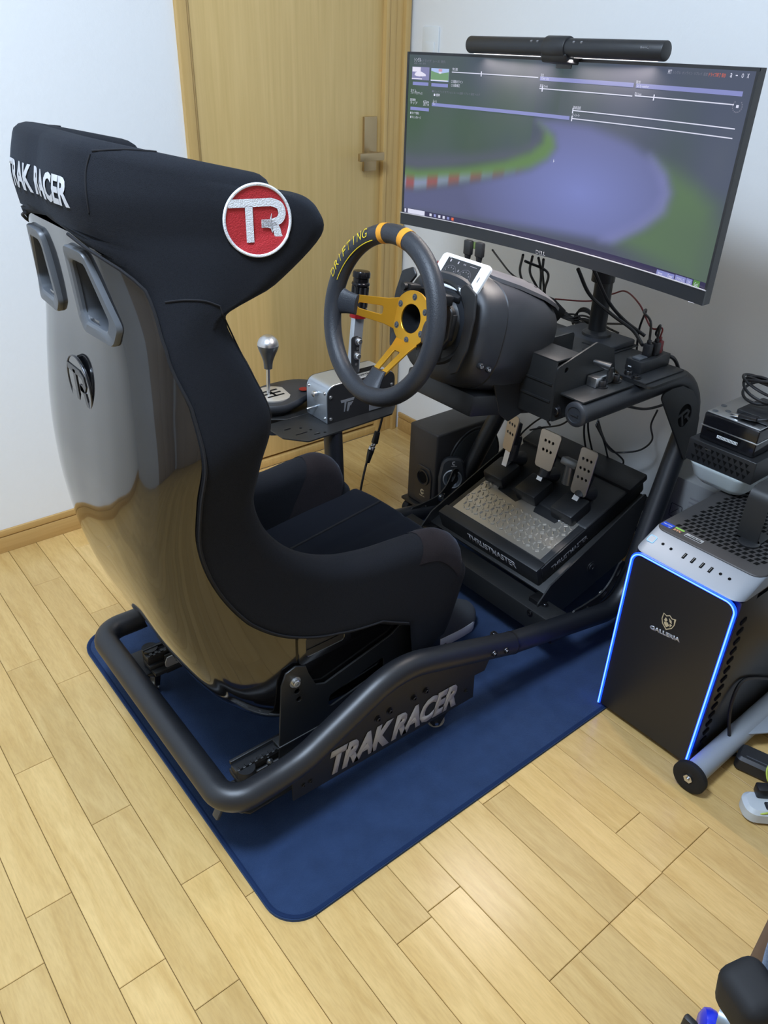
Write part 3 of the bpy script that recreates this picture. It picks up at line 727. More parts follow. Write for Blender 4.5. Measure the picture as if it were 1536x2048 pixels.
def inside(p,poly):
    r=False; j=len(poly)-1
    for i in range(len(poly)):
        (xi,yi),(xj,yj)=poly[i],poly[j]
        if (yi>p[1])!=(yj>p[1]) and p[0]<(xj-xi)*(p[1]-yi)/(yj-yi)+xi: r=not r
        j=i
    return r
cov=make_cover()
bm_=cov.copy(); bvh_cov=BVHTree.FromBMesh(bm_); bm_.free()
def cut(b):
    for s in (-1,1):
        pl=trap(s,.72); fs=[f for f in b.faces if f.calc_center_median().x<-1.25 and inside((f.calc_center_median().y-YC,f.calc_center_median().z),pl)]
        bmesh.ops.delete(b,geom=fs,context='FACES')
cut(cov)
cover=obj('fabric_cover',cov,M['fabric'],seat,ang=60)
# glossy shell
b=NB(); rows=[]
for i,r in enumerate(ROWS[19:-3]):
    ii_=i+19; lim=lerp(.26,.199,min(1,max(0,(ii_-50)/12))); r=dict(r,W=min(r['W'],lim))
    rows.append([b.verts.new(sec(r,u/40,0.)) for u in range(-39,40)])
grid_faces(b,rows); tmp=b.copy(); bvh_sh=BVHTree.FromBMesh(tmp); tmp.free(); cut(b)
shell=obj('shell',b,M['gloss'],seat,ang=80)
def hit(bv,px,py,off=0.):
    d=ray((px,py)).normalized(); h=bv.ray_cast(CAM,d,6)
    return (h[0]+h[1]*(off if h[1].dot(d)<0 else -off),(h[1] if h[1].dot(d)<0 else -h[1])) if h[0] is not None else (None,None)
# harness bezels
for s in (-1,1):
    ot=roundpoly(trap(s,1.),.014); it=roundpoly(trap(s,.70),.010)
    def xs_(y,z):
        h=bvh_sh.ray_cast(Vector((-1.6,YC+y,z)),Vector((1,0,0)),.5); return h[0].x if h[0] is not None else -1.41
    n=len(ot); b=NB(); rows=[]
    mixp=lambda k:[(a*(1-k)+c*k,bb*(1-k)+d_*k) for (a,bb),(c,d_) in zip(ot,it)]
    for poly,dx in ((ot,.004),(ot,-.004),(mixp(.08),-.007),(mixp(.8),-.007),(it,-.004),(it,.075)):
        rows.append([b.verts.new(Vector((xs_(y,z)+dx,YC+y,z))) for y,z in poly])
    grid_faces(b,rows,True); obj('harness_bezel',b,M['greyp'],seat)
# badge on the shell
_h=bvh_sh.ray_cast(Vector((-1.6,YC-.004,.815)),Vector((1,0,0)),.5); _n=_h[1] if _h[1].x<0 else -_h[1]; P0=_h[0]+_n*.006; Mb=axes(P0,(0,-1,0),Vector((0,0,1))-_n*_n.z)
b=NB(); prism(b,circ(.043,36),.004,Mb,.001); 
bd=obj('round_badge',b,M['gloss'],seat); 
b=NB(); sweep(b,[Mb@Vector((.043*math.cos(a),.043*math.sin(a),.002)) for a in [2*math.pi*k/40 for k in range(40)]],.0013,8,closed=True); obj('chrome_ring',b,M['dsteel'],bd)
Mb2=Mb@Matrix.Translation((0,0,.0022)); b=NB()
def tr_logo(b,Mx,r,wd,th):
    stroke(b,[(-.90*r,.52*r),(.30*r,.52*r),(.55*r,.40*r),(.60*r,.18*r),(.45*r,-.02*r),(.1*r,-.04*r)],wd,Mx,th)
    stroke(b,[(-.28*r,.52*r),(-.28*r,-.62*r)],wd,Mx,th); stroke(b,[(.1*r,-.04*r),(.30*r,-.06*r),(.46*r,-.20*r),(.55*r,-.50*r),(.70*r,-.70*r)],wd,Mx,th)
tr_logo(b,Mb2,.040,.010,.0012); obj('emblem',b,M['dsteel'],bd,smooth=False)
# embroidered patch on the near wing
pc,pn_=hit(bvh_cov,515,441,.0)
def patch(side):
    if side<0: c=pc.copy(); n=pn_.copy()
    else: c=mir(pc); n=Vector((pn_.x,-pn_.y,pn_.z))
    up=Vector((0,0,1)); ax=up.cross(n).normalized()
    Mq=axes(c+n*.02,ax,up); rr=.0410
    b=NB(); b2=[]
    # disc with inner rings so that it can follow the cloth
    rows=[]
    for k in range(1,7): rows.append([b.verts.new(Mq@Vector((rr*k/6*math.cos(a),rr*k/6*math.sin(a),0))) for a in [2*math.pi*q/40 for q in range(40)]])
    c0=b.verts.new(Mq@Vector((0,0,0)))
    for q in range(40): b.faces.new((c0,rows[0][q],rows[0][(q+1)%40]))
    grid_faces(b,rows,True); conform(b,bvh_cov,-n,.0016,.0190); p=obj('embroidered_patch',b,M['red'],seat,label='red round patch with white TR emblem')
    b=NB(); pts=[Mq@Vector((rr*math.cos(a),rr*math.sin(a),0)) for a in [2*math.pi*q/60 for q in range(60)]]
    t2=NB()
    for v in pts: t2.verts.new(v)
    conform(t2,bvh_cov,-n,.0016,.0190); t2.verts.ensure_lookup_table(); sweep(b,[v.co.copy() for v in t2.verts],.0019,8,closed=True); obj('patch_border',b,M['whitethread'],p)
    b=NB()
    def dense(pts,m=6):
        o=[]
        for (x0,y0),(x1,y1) in zip(pts,pts[1:]):
            for k in range(m): o.append((lerp(x0,x1,k/m),lerp(y0,y1,k/m)))
        return o+[pts[-1]]
    r=rr
    def curve(pts): return [(v.x,v.y) for v in catmull([(x,y,0) for x,y in pts],6)]
    stroke(b,dense([(-.86*r,.50*r),(.36*r,.50*r)])+curve([(.42*r,.50*r),(.66*r,.40*r),(.74*r,.19*r),(.66*r,.0*r),(.42*r,-.09*r)])[0:]+dense([(.42*r,-.09*r),(.10*r,-.09*r)]),.0092,Mq,.0004)
    stroke(b,dense([(-.26*r,.42*r),(-.26*r,-.60*r)]),.0092,Mq,.0004)
    stroke(b,curve([(.12*r,-.09*r),(.36*r,-.11*r),(.54*r,-.24*r),(.60*r,-.45*r),(.70*r,-.66*r)]),.0092,Mq,.0004)
    conform(b,bvh_cov,-n,.0028,.0178); obj('patch_emblem',b,M['whitethread'],p,smooth=False)
patch(-1); patch(1)
# lettering on the head back
tb=fit_text('TRAK RACER',.215,.034,axes((-1.47,YC,1.088),(0,-1,0),(0,0,1)),.035,.1,0,.95)
bmesh.ops.subdivide_edges(tb,edges=tb.edges[:],cuts=1); conform(tb,bvh_cov,(1,0,0),.0012); obj('head_lettering',tb,M['whiteprint'],seat,smooth=False)
# seams and stitched border
def on_surface(pxs,bv,off=.0006):
    out=[]
    for q in pxs:
        p,n=hit(bv,q[0],q[1],off)
        if p is not None: out.append(p)
    return out
def seam(pxs,r=.0011,m=None,both=True):
    pts=on_surface([(v.x,v.y) for v in catmull([(a,c,0) for a,c in pxs],8)],bvh_cov)
    for s in ((0,1) if both else (0,)):
        b=NB(); sweep(b,pts if s==0 else [mir(p) for p in pts],r,6); obj('seam',b,m or M['seam'],seat)
seam([(180,308),(172,340),(172,380),(178,425)])
seam([(330,604),(370,600),(410,602),(440,612)])
seam([(440,612),(452,645),(478,700),(510,760),(535,810),(545,850)])
seam([(184,302),(260,300),(370,312),(480,334),(560,362)])
# stitched border where fabric meets shell
for s in (1,-1):
    b=NB(); pts=[sec(r,s*(r['ub']+.012),.0058) for r in ROWS[:90] if .05<r['ub']]
    sweep(b,pts,.0022,6); obj('stitched_edge',b,M['seam'],seat)
    b=NB(); L=0
    dn=catmull([tuple(p) for p in pts],5)
    for a,c in zip(dn,dn[1:]):
        L+=(c-a).length
        if L>.009:
            L=0; d_=(c-a).normalized(); mid=(a+c)/2; sweep(b,[mid-d_*.0022,mid+d_*.0022],.0011,5)
    st_=obj('stitches',b,M['thread'],seat); st_['kind']='stuff'
# seat base cushion
b=NB(); rows=[]
def cz(x,y):
    f=min(1,max(0,(x+1.30)/.5)); return .335+.035*f-.012*abs(y/.165)**3-(.004 if abs(abs(y)-.001)<.003 else 0)
xs=[-1.33+.53*i/26 for i in range(27)]
for x in xs:
    rows.append([b.verts.new((x,YC+y,cz(x,y))) for y in [-.168+.336*k/24 for k in range(25)]])
for a in (20,45,70,90):
    rows.append([b.verts.new((-.80+.022*math.sin(R(a)),YC+y,cz(-.80,y)-.03*(1-math.cos(R(a))))) for y in [-.168+.336*k/24 for k in range(25)]])
rows.append([b.verts.new((-.785,YC+y,.205)) for y in [-.168+.336*k/24 for k in range(25)]])
grid_faces(b,rows); cu=obj('seat_cushion',b,M['fabric_s'],seat,ang=60)
b=NB()
for (x0,x1,yy) in ((-1.05,-.80,-.055),):
    for s in (-1,1): sweep(b,[(lerp(x0,x1,k/10),YC+s*(.05+.02*k/10),cz(lerp(x0,x1,k/10),.05)+.0004) for k in range(11)],.0028,8)
obj('cushion_seam',b,M['seam'],cu)
# suede patches on the leg bolsters (follow the cover)
for s in (-1,1):
    b=NB(); rows=[]
    for i,r in enumerate(ROWS[86:100]):
        cr_=cover_row(r); k0=KO+1-3 if s==1 else 0
        n=len(cr_); idx=list(range(KO-1,KO+KA+5)); 
        pts=[cr_[k] if s==1 else cr_[n-1-k] for k in idx]
        c_=sum(pts,Vector())/len(pts)
        rows.append([b.verts.new(p+(p-c_).normalized()*.0012) for p in pts])
    grid_faces(b,rows); obj('suede_panel',b,M['suede'],seat,ang=60)
# side slot bezel on the shell
sc,sn=hit(bvh_sh,648,1275,0)
if sc is not None:
    for s in (-1,1):
        c=sc if s<0 else mir(sc); n=sn if s<0 else Vector((sn.x,-sn.y,sn.z))
        ax=Vector((1,0,0)); ax=(ax-n*ax.dot(n)).normalized()
        Mq=axes(c,ax,Vector((0,0,1)))
        if Mq.to_3x3()@Vector((0,0,1))@n if False else (Mq.to_3x3()@Vector((0,0,1))).dot(n)<0: Mq=Mq@Matrix.Scale(-1,4,(0,0,1))
        b=NB(); prism(b,rrect(.115,.072,.012,4),.010,Mq,.001,[rrect(.082,.042,.006,3)]); sbz=obj('harness_slot',b,M['gloss'],seat)
        b=NB(); prism(b,rrect(.082,.042,.006,3),.002,Mq@Matrix.Translation((0,0,.001))); obj('slot_recess',b,M['blackp2'],sbz)
        b=NB(); prism(b,rrect(.082,.014,.003,3,0,-.014),.004,Mq@Matrix.Translation((0,0,.002))); obj('slot_ledge',b,M['blackp'],sbz)
# side brackets
for s in (-1,1):
    yy=YC+s*.2045
    pl=[(-1.252,.088),(-1.238,.275),(-1.228,.300),(-1.207,.306),(-1.186,.296),(-1.180,.275),(-1.165,.240),(-1.145,.232),(-.990,.268),(-.955,.290),(-.925,.345),(-.860,.340),(-.850,.120),(-.86,.088)]
    hs=[circ(.006,10,-1.206,.247),circ(.0055,10,-1.203,.226),roundpoly([(-1.135,.195),(-1.005,.222),(-1.005,.190),(-1.14,.165)],.008)]
    b=NB(); prism(b,pl,.004,axes((0,yy,0),(1,0,0),(0,0,1)),.0006,hs); br=obj('side_bracket',b,M['plate'],seat)
    b=NB(); box2(b,(-1.25,yy-.004 if s<0 else yy-.022,.129),(-.86,yy+.022 if s<0 else yy+.004,.133),.001); obj('bracket_flange',b,M['plate'],br)
    bolt('bolt',(-1.210,yy+s*.002,.272),(0,s,0),.0075,.008,M['steel'],br); bolt('bolt',(-.915,yy+s*.002,.274),(0,s,0),.0075,.008,M['steel'],br)
    b=NB()
    for k in range(3): box(b,(-.912+.004*k,yy+s*.0022,.33-.016*k),(.022,.001,.005),Matrix.Rotation(R(20),3,'Y'))
    obj('height_slots',b,M['darkhole'],br)
# ---------------------------------------------------------------- steering wheel
WO=Vector((-.868,YC,.817)); wt=.207
WA=Vector((math.cos(wt),0,-math.sin(wt)))      # shaft axis, away from the driver
WU=Vector((math.sin(wt),0,math.cos(wt)))
MW=axes(WO,(0,-1,0),WU)                          # local x right (near), y up, z towards the driver
def wl(x,y,z): return MW@Vector((x,y,z))
wheel=thing('steering_wheel','black leather racing steering wheel with gold spokes and two orange bands','steering wheel',WO)
WR=.1455; RT=.0172
def ringseg(a0,a1,r,rad,n):
    return [wl(rad*math.cos(R(a0+(a1-a0)*k/n)),rad*math.sin(R(a0+(a1-a0)*k/n)),0) for k in range(n+1)]
b=NB(); sweep(b,ringseg(0,360,0,WR,72)[:-1],RT,18,closed=True); rim=obj('rim',b,M['leather'],wheel)
for a in (80.,100.): 
    a=90+(a-90)*1.15
    b=NB(); sweep(b,ringseg(a-2.6,a+2.6,0,WR,6),RT+.0007,18); obj('orange_band',b,M['orange'],wheel)
# lettering on the rim between 115 and 170 degrees
txt='DRIFTING'; b=NB()
for i,ch in enumerate(txt):
    an=160-i*6.3; 
    rr=WR+.0; tdir=wl(-math.sin(R(an)),math.cos(R(an)),0)-WO
    out=(wl(math.cos(R(an)),math.sin(R(an)),0)-WO)
    nrm=(MW.to_3x3()@Vector((0,0,1)))
    c=WO+out*rr+ (nrm*.98+out*.2).normalized()*(RT+.0006)
    tb=fit_text(ch,.0135 if ch!='I' else .003,.0165,axes(c,-tdir,(out-nrm*.2)),-.012,.15,.0004); join(b,tb)
ut=[]
for k in range(20):
    an=163-k*2.8; out=(wl(math.cos(R(an)),math.sin(R(an)),0)-WO); nrm=(MW.to_3x3()@Vector((0,0,1)))
    ut.append(WO+out*(WR-.0115)+nrm*(RT*.76+.0008))
sweep(b,ut,.0008,6); obj('rim_lettering',b,M['yellow'],wheel,smooth=False)
# hub plate with three slotted spokes
D=-.076                                             # dish depth (towards the base)
hub=thing
def spoke_pts(ang):
    return ang
plate_z=D
b=NB()
ring=circ(.052,40)
prism(b,ring,.004,MW@Matrix.Translation((0,0,plate_z)),.0006,[circ(.027,28)])
hp=obj('hub_plate',b,M['goldwheel'],wheel)
for ang in (180,0,270):
    # spoke: flat strip rising from the dish to the rim, with a long slot
    ca,sa=math.cos(R(ang)),math.sin(R(ang)); ux_,uy_=Vector((ca,sa,0)),Vector((-sa,ca,0))
    r0,r1=.044,.108; z0,z1=plate_z,-.016
    w0,w1=.030,.018
    o0=ux_*r0+Vector((0,0,z0)); o1=ux_*r1+Vector((0,0,z1)); ax=(o1-o0); L=ax.length
    Ms=MW@axes((o0+o1)/2,ax,uy_)
    poly=[(-L/2,-w0),(-L/2+.02,-w0*.82),(L/2,-w1),(L/2,w1),(-L/2+.02,w0*.82),(-L/2,w0)]
    slot=roundpoly([(-L*.20,-.0085),(L*.36,-.0055),(L*.36,.0055),(-L*.20,.0085)],.004,3)
    b=NB(); prism(b,poly,.004,Ms,.0006,[slot]); obj('spoke',b,M['goldwheel'],wheel)
    # leather sleeve joining the spoke to the rim
    b=NB(); rows=[]
    for t in range(9):
        q=t/8; rr_=lerp(.098,WR,q); zz=lerp(z1-.004,0,q); hw=lerp(.0195,.034,q**2.2); th=lerp(.006,.0135,q)
        rows.append([b.verts.new(MW@(ux_*rr_+uy_*(hw*math.cos(a))+Vector((0,0,zz+th*math.sin(a))))) for a in [2*math.pi*k/20 for k in range(20)]])
    grid_faces(b,rows,True); b.faces.new(rows[0]); b.faces.new(rows[-1]); obj('leather_sleeve',b,M['leather'],wheel)
for k in range(6):
    a=R(30+60*k); bolt('hub_bolt',wl(.0405*math.cos(a),.0405*math.sin(a),plate_z+.002),MW.to_3x3()@Vector((0,0,1)),.0042,.0022,M['greyp'],wheel)
b=NB(); lathe(b,[(.027,-.002),(.029,-.002),(.029,-.05),(.0,-.05),(.0,-.046),(.0255,-.044),(.0265,-.002)],wl(0,0,plate_z),MW.to_3x3(),32); obj('hub_adapter',b,M['blackp'],wheel)
# paddle shifter plate behind the wheel
b=NB(); prism(b,roundpoly([(-.062,.03),(-.03,.055),(.03,.055),(.062,.03),(.066,-.02),(.04,-.06),(-.04,-.06),(-.066,-.02)],.012),.012,MW@Matrix.Translation((0,0,plate_z-.046)),.002); pb=obj('paddle_block',b,M['blackp'],wheel)
for s in (-1,1):
    pts=[(s*.060,.072),(s*.074,.085),(s*.104,.072),(s*.112,.03),(s*.112,-.03),(s*.100,-.075),(s*.082,-.085),(s*.074,-.07),(s*.090,-.02),(s*.090,.02),(s*.080,.045)]
    b=NB(); prism(b,roundpoly(pts,.007),.006,MW@Matrix.Translation((0,0,plate_z-.050)),.0015); obj('paddle',b,M['blackp'],wheel)
    b=NB(); box(b,MW@Vector((s*.050,.0,plate_z-.050)),(.03,.05,.012),MW.to_3x3(),.003); obj('paddle_arm',b,M['blackp'],pb)
    b=NB(); box(b,MW@Vector((s*.045,.048,plate_z-.028)),(.026,.020,.03),MW.to_3x3(),.004); cyl(b,MW@Vector((s*.047,.050,plate_z-.016)),MW@Vector((s*.047,.050,plate_z-.006)),.007,seg=14); obj('button_pod',b,M['blackp'],pb)
    b=NB(); box(b,MW@Vector((s*.040,-.052,plate_z-.026)),(.036,.030,.036),MW.to_3x3(),.004); obj('button_pod',b,M['blackp'],pb)
# ---------------------------------------------------------------- wheel base
wb=thing('wheel_base','dark grey force feedback wheel base with vented top behind the steering wheel','wheel base',WO+WA*.27-WU*.12)
def sec_ring(bm,z,hw,top,bot,n=44,ex=2.6,cy=0):
    rows=[]
    for k in range(n):
        a=2*math.pi*k/n; c,s=math.cos(a),math.sin(a)
        x=hw*math.copysign(abs(c)**(2/ex),c); y=(top if s>0 else bot)*math.copysign(abs(s)**(2/ex),s)
        rows.append(bm.verts.new(MW@Vector((x,y+cy,-z))))
    return rows
b=NB(); S=[(.150,.085,.075,.085,2.2),(.152,.108,.088,.108,2.4),(.165,.117,.094,.118,2.6),(.195,.122,.098,.124,2.8),(.205,.124,.099,.126,2.8)]
rows=[sec_ring(b,z,hw,t,bo,44,ex) for z,hw,t,bo,ex in S]; grid_faces(b,rows,True); b.faces.new(rows[0]); fr=obj('front_housing',b,M['blackp2'],wb,ang=50)
b=NB(); S=[(.206,.120,.096,.122,2.8),(.209,.123,.099,.128,2.9),(.26,.126,.098,.132,2.9),(.33,.122,.088,.132,2.8),(.385,.105,.068,.122,2.6),(.41,.085,.050,.105,2.4),(.42,.05,.03,.07,2.2)]
rows=[sec_ring(b,z,hw,t,bo,44,ex) for z,hw,t,bo,ex in S]; grid_faces(b,rows,True); b.faces.new(rows[-1]); obj('rear_housing',b,M['blackp2'],wb,ang=50)
# raised top cover shell
b=NB(); rows=[]
for z,hw,t,ex in ((.212,.055,.101,2.8),(.225,.072,.103,2.8),(.26,.088,.103,2.9),(.33,.098,.094,2.8),(.375,.095,.078,2.6),(.400,.085,.063,2.5)):
    r=[]
    for k in range(21):
        u=-1+2*k/20; x=hw*u; full=.127; y=t*(max(0,1-abs(x/full)**ex))**(1/ex)
        r.append(b.verts.new(MW@Vector((x,y+.0035,-z))))
    rows.append(r)
grid_faces(b,rows); bs=[e for e in b.edges if e.is_boundary]; g=bmesh.ops.extrude_edge_only(b,edges=bs); bmesh.ops.translate(b,vec=-(WU*.007),verts=[v for v in g['geom'] if isinstance(v,bmesh.types.BMVert)])
tc_=obj('top_cover',b,mat('wheelbase_top_plastic',(.10,.098,.105),.38,bump=.12,bscale=900),wb,ang=50)
tmp=NB(); rows2=[]
for z,hw,t,ex in ((.212,.055,.101,2.8),(.225,.072,.103,2.8),(.26,.088,.103,2.9),(.33,.098,.094,2.8),(.375,.095,.078,2.6),(.400,.085,.063,2.5)):
    rows2.append([tmp.verts.new(MW@Vector((hw*(-1+2*k/20),t*(max(0,1-abs(hw*(-1+2*k/20)/.127)**ex))**(1/ex)+.0035,-z))) for k in range(21)])
grid_faces(tmp,rows2); bv_top=BVHTree.FromBMesh(tmp); tmp.free()
def vent(px,w_,x,z):
    bb=NB(); prism(bb,rrect(w_,px,px*.45,3),.0004,axes(MW@Vector((x,.16,-z)),(MW.to_3x3()@Vector((1,0,0))),(MW.to_3x3()@Vector((0,0,1)))))
    conform(bb,bv_top,-WU,.0006); return obj('vent_slot',bb,M['darkhole'],tc_,smooth=False)
for s in (-1,1):
    for k in range(3): vent(.0045,.030,s*.062,.322+.012*k)
    for k in range(2): vent(.004,.018,s*.028,.352+.011*k)
    for k in range(3): vent(.003,.012,s*(.030+.0*k),.275+.008*k)
    for k in range(2): vent(.003,.010,s*.012,.285+.008*k)
# front ring, buttons
b=NB(); lathe(b,[(.070,.0),(.078,.004),(.082,.0),(.082,-.01),(.060,-.01),(.056,.0)],wl(0,-.004,-.150),MW.to_3x3(),40); obj('front_ring',b,M['blackp'],wb)
b=NB(); lathe(b,[(0,.012),(.045,.012),(.050,.006),(.056,0),(.056,-.006),(0,-.006)],wl(0,-.004,-.150),MW.to_3x3(),40); obj('shaft_cover',b,M['blackp'],wb)
b=NB(); lathe(b,[(0,.0),(.022,.0),(.022,-.045),(0,-.045)],wl(0,0,plate_z-.05),MW.to_3x3(),24); obj('quick_release',b,M['dsteel'],wb)
for i,(px,py,lt) in enumerate(((962,733,'L3'),(977,739,'R3'))):
    p=PY(px,py,-1.079); d_=Vector((-.25,-1,0)).normalized(); bb=NB(); lathe(bb,[(0,.004),(.005,.004),(.0065,.002),(.0065,-.012),(0,-.012)],p,frame_from(d_),16); bt=obj('round_button',bb,M['blackp'],wb)
    tb=fit_text(lt,.006,.005,axes(p+d_*.0042,(Vector((0,0,1)).cross(d_)),(0,0,1)),.02,0,.0002); obj('button_mark',tb,M['whiteprint'],bt,smooth=False)
# mounting foot to the deck
b=NB(); box(b,WO+WA*.30-WU*.145,(.22,.20,.045),Matrix.Rotation(wt,3,'Y'),.006); obj('foot',b,M['blackp'],wb)
# ---------------------------------------------------------------- phone on the wheel base
PC_=PY(920,549,YC-.015); 
T4=[PY(882,508,YC+.045)]
ph_u=Vector((.62,0,.78)).normalized()
Mph=axes(PC_,(.0,-1,-.02),ph_u)
ph=thing('smartphone','white smartphone propped on the wheel base showing round dash gauges','phone',PC_)
L_,W_=.130,.064
b=NB(); prism(b,rrect(L_,W_,.009,6),.0076,Mph,.0012); body=obj('body',b,M['phone'],ph)
b=NB(); prism(b,rrect(.088,.050,.001,2),.0004,Mph@Matrix.Translation((-.002,0,.0039))); scr=obj('screen',b,M['phs'],ph,smooth=False)
Mf=Mph@Matrix.Translation((-.002,0,.0042))
b=NB()
for cx in (-.0235,.0175): stroke(b,circ(.0165,30,cx,-.006),.0007,Mf,.0001,True)
obj('dial_ring',b,M['uigrey'],scr,smooth=False)
b=NB()
for cx in (-.0235,.0175):
    for k in range(9):
        a=R(220-k*32); join(b,fit_text(str(k),.0016,.0024,Mf@Matrix.Translation((cx+.0125*math.cos(a),-.006+.0125*math.sin(a),0)),.0,0,0))
for t_,x,y,h in (('1',-.034,.019,.005),('1',-.013,.019,.005),('0.0',.004,.019,.003),('N',-.003,.004,.005)): join(b,fit_text(t_,h*.55 if t_!='0.0' else .006,h,Mf@Matrix.Translation((x,y,0)),0,0,0))
stroke(b,[(.018,.0195),(.036,.0195)],.0006,Mf,.0001); stroke(b,[(-.040,.0235),(-.036,.0235)],.0006,Mf,.0001)
obj('dial_figures',b,M['uiw'],scr,smooth=False)
b=NB()
for cx,a in ((-.0235,215),(.0175,200)): stroke(b,[(cx,-.006),(cx+.010*math.cos(R(a)),-.006+.010*math.sin(R(a)))],.0009,Mf,.0001)
obj('dial_needle',b,M['uio'],scr,smooth=False)
b=NB(); prism(b,rrect(.0022,.011,.001,3,.052,0),.0004,Mph@Matrix.Translation((0,0,.0039))); obj('earpiece',b,M['greyprint'],body)
b=NB(); box(b,PC_-ph_u*.031+Vector((.012,0,-.008)),(.045,.06,.012),Matrix.Rotation(-.3,3,'Y'),.003); obj('holder',b,M['blackp'],ph)
b=NB(); sweep(b,catmull([Mph@Vector((-.062,0,0)),Mph@Vector((-.075,.012,-.004)),Mph@Vector((-.078,.004,-.012)),Mph@Vector((-.066,-.018,-.02))],6),.0014,8); tag(obj('charging_lead',b,M['red_cable']),'short red lead looped at the end of the white phone','cable')
# ---------------------------------------------------------------- handbrake
HX0,HX1,HY0,HY1,HZ=-.735,-.520,-.600,-.507,zp+.002
hb=thing('handbrake','silver and black sim handbrake with upright lever on the side plate','handbrake',((HX0+HX1)/2,(HY0+HY1)/2,HZ))
HH=.098
pr=roundpoly([(HX0,HZ),(HX1,HZ),(HX1,HZ+HH),(HX0,HZ+HH)],[.002,.002,.024,.024],5)
b=NB(); prism(b,pr,HY1-HY0-.006,axes((0,(HY0+HY1)/2,0),(1,0,0),(0,0,1)),.001); obj('housing',b,M['alu_soft'],hb,ang=30)
for yy in (HY0+.0015,HY1-.0015):
    b=NB(); prism(b,[(x+(.0015 if x<-.63 else -.0015),z) for x,z in pr],.003,axes((0,yy,0),(1,0,0),(0,0,1)),.0006); sp_=obj('side_plate',b,M['blackp'],hb)
    if yy<(HY0+HY1)/2:
        Mt=axes((HX0+.062,HY0-.0004,HZ+.040),(1,0,0),(0,0,1)); bb=NB()
        prism(bb,[(-.022,.014),(.021,.014),(.018,.007),(-.004,.007),(-.009,-.018),(-.012,-.018),(-.010,.007),(-.020,.007)],.0006,Mt); prism(bb,[(.000,.004),(.010,.004),(.004,-.014),(.001,-.020),(-.003,-.018)],.0006,Mt); prism(bb,[(.012,.004),(.017,.004),(.009,-.006),(.007,-.002)],.0006,Mt)
        obj('emblem',bb,M['alu_soft'],sp_,smooth=False)
        tb=fit_text('sparco',.050,.011,axes((HX1-.045,HY0-.0004,HZ+.016),(1,0,0),(0,0,1)),.02,0,.0004); 
        bb=NB(); box2(bb,(HX1-.085,HY0-.0006,HZ+.004),(HX1-.002,HY0,HZ+.032),0); obj('silver_strip',bb,M['alu_soft'],sp_); 
        bmesh.ops.translate(tb,vec=(0,-.0005,0),verts=tb.verts); obj('lettering',tb,M['blackp'],sp_,smooth=False)
        for x,z in ((HX0+.010,HZ+.012),(HX0+.010,HZ+.070),(HX1-.012,HZ+.012),(HX1-.012,HZ+.060),(HX1-.012,HZ+.040)): bolt('screw',(x,HY0,z),(0,-1,0),.0034,.003,M['steel'],sp_)
for x,z in ((.012,.012),(.012,.078),(.081,.012),(.081,.078)): bolt('screw',(HX0,HY0+x,HZ+z),(-1,0,0),.0032,.0025,M['steel'],hb)
b=NB(); cyl(b,(HX0,HY0+.045,HZ+.068),(HX0-.012,HY0+.045,HZ+.068),.0075,seg=14,bev=.001); obj('adjuster',b,M['steel'],hb)
b=NB(); cyl(b,(HX0,HY0+.045,HZ+.034),(HX0-.026,HY0+.052,HZ+.030),.003,seg=12,bev=.0008); obj('toggle',b,M['steel'],hb)
# lever
lx=-.626; ly=(HY0+HY1)/2-.004
lt=Vector((.10,0,1)).normalized()
Lp=Vector((lx,ly,HZ+HH)); Ml=axes(Lp,(0,1,0),lt)     # x across, y up the lever, z along +x side
b=NB(); box2(b,(HX0+.10,ly-.012,HZ+HH-.0005),(HX1-.03,ly+.012,HZ+HH+.0006)); obj('slot',b,M['darkhole'],hb)
tb=fit_text('THRUSTMASTER',.11,.008,axes((HX0+.135,HY0+.018,HZ+HH+.0003),(1,0,0),(0,1,0)),.015,0,.0004); obj('top_lettering',tb,M['blackp'],hb,smooth=False)
b=NB(); 
def lbox(bm,x0,x1,y0,y1,z0,z1,bev=.0012):
    bb=bmesh.new(); box2(bb,(x0,y0,z0),(x1,y1,z1),bev); bmesh.ops.transform(bb,matrix=Ml,verts=bb.verts); join(bm,bb)
lbox(b,-.0085,.0085,-.02,.150,-.014,.014); lev=obj('lever',b,M['alu_soft'],hb)
b=NB(); prism(b,roundpoly([(-.012,.002),(.012,.002),(.012,.098),(-.012,.098)],[.001,.001,.008,.008],4),.0022,axes(Ml@Vector((-.0090,0,0)),(1,0,0),lt),.0004); lpl=obj('lever_plate',b,M['blackp'],lev)
for yy in (.048,.085): bolt('bolt',Ml@Vector((-.0100,yy,.000)),(0,-1,0),.0072,.010,M['steel'],lpl)
for yy in (.026,.066): 
    b=NB(); cyl(b,Ml@Vector((-.0095,yy,0)),Ml@Vector((-.0108,yy,0)),.0035,seg=12); obj('hole_rim',b,M['steel'],lpl)
b=NB(); lathe(b,[(0,0),(.0205,0),(.0205,.010),(0,.010)],Ml@Vector((0,.142,0)),frame_from(lt),24); obj('red_collar',b,M['redalu'],lev)
b=NB(); prof=[(0,0),(.0205,0),(.022,.002),(.022,.010),(.0205,.012)]
lathe(b,prof+[(.0190,.0125),(.0190,.066),(.0205,.0665),(.022,.068),(.022,.072),(.0205,.074),(.0190,.075),(.0190,.084),(.0215,.086),(.0215,.096),(.0195,.100),(0,.101)],Ml@Vector((0,.152,0)),frame_from(lt),28); gr=obj('grip',b,mat('gloss_black_alu',(.012,.012,.014),.2,.6),lev)
b=NB()
for k in range(10):
    a=2*math.pi*k/10; F=frame_from(lt); c=Ml@Vector((0,.152,0))+F@Vector((.0192*math.cos(a),.0192*math.sin(a),0)); sweep(b,[c+lt*.016,c+lt*.064],.0026,8)
obj('grip_ribs',b,M['blackp'],gr)
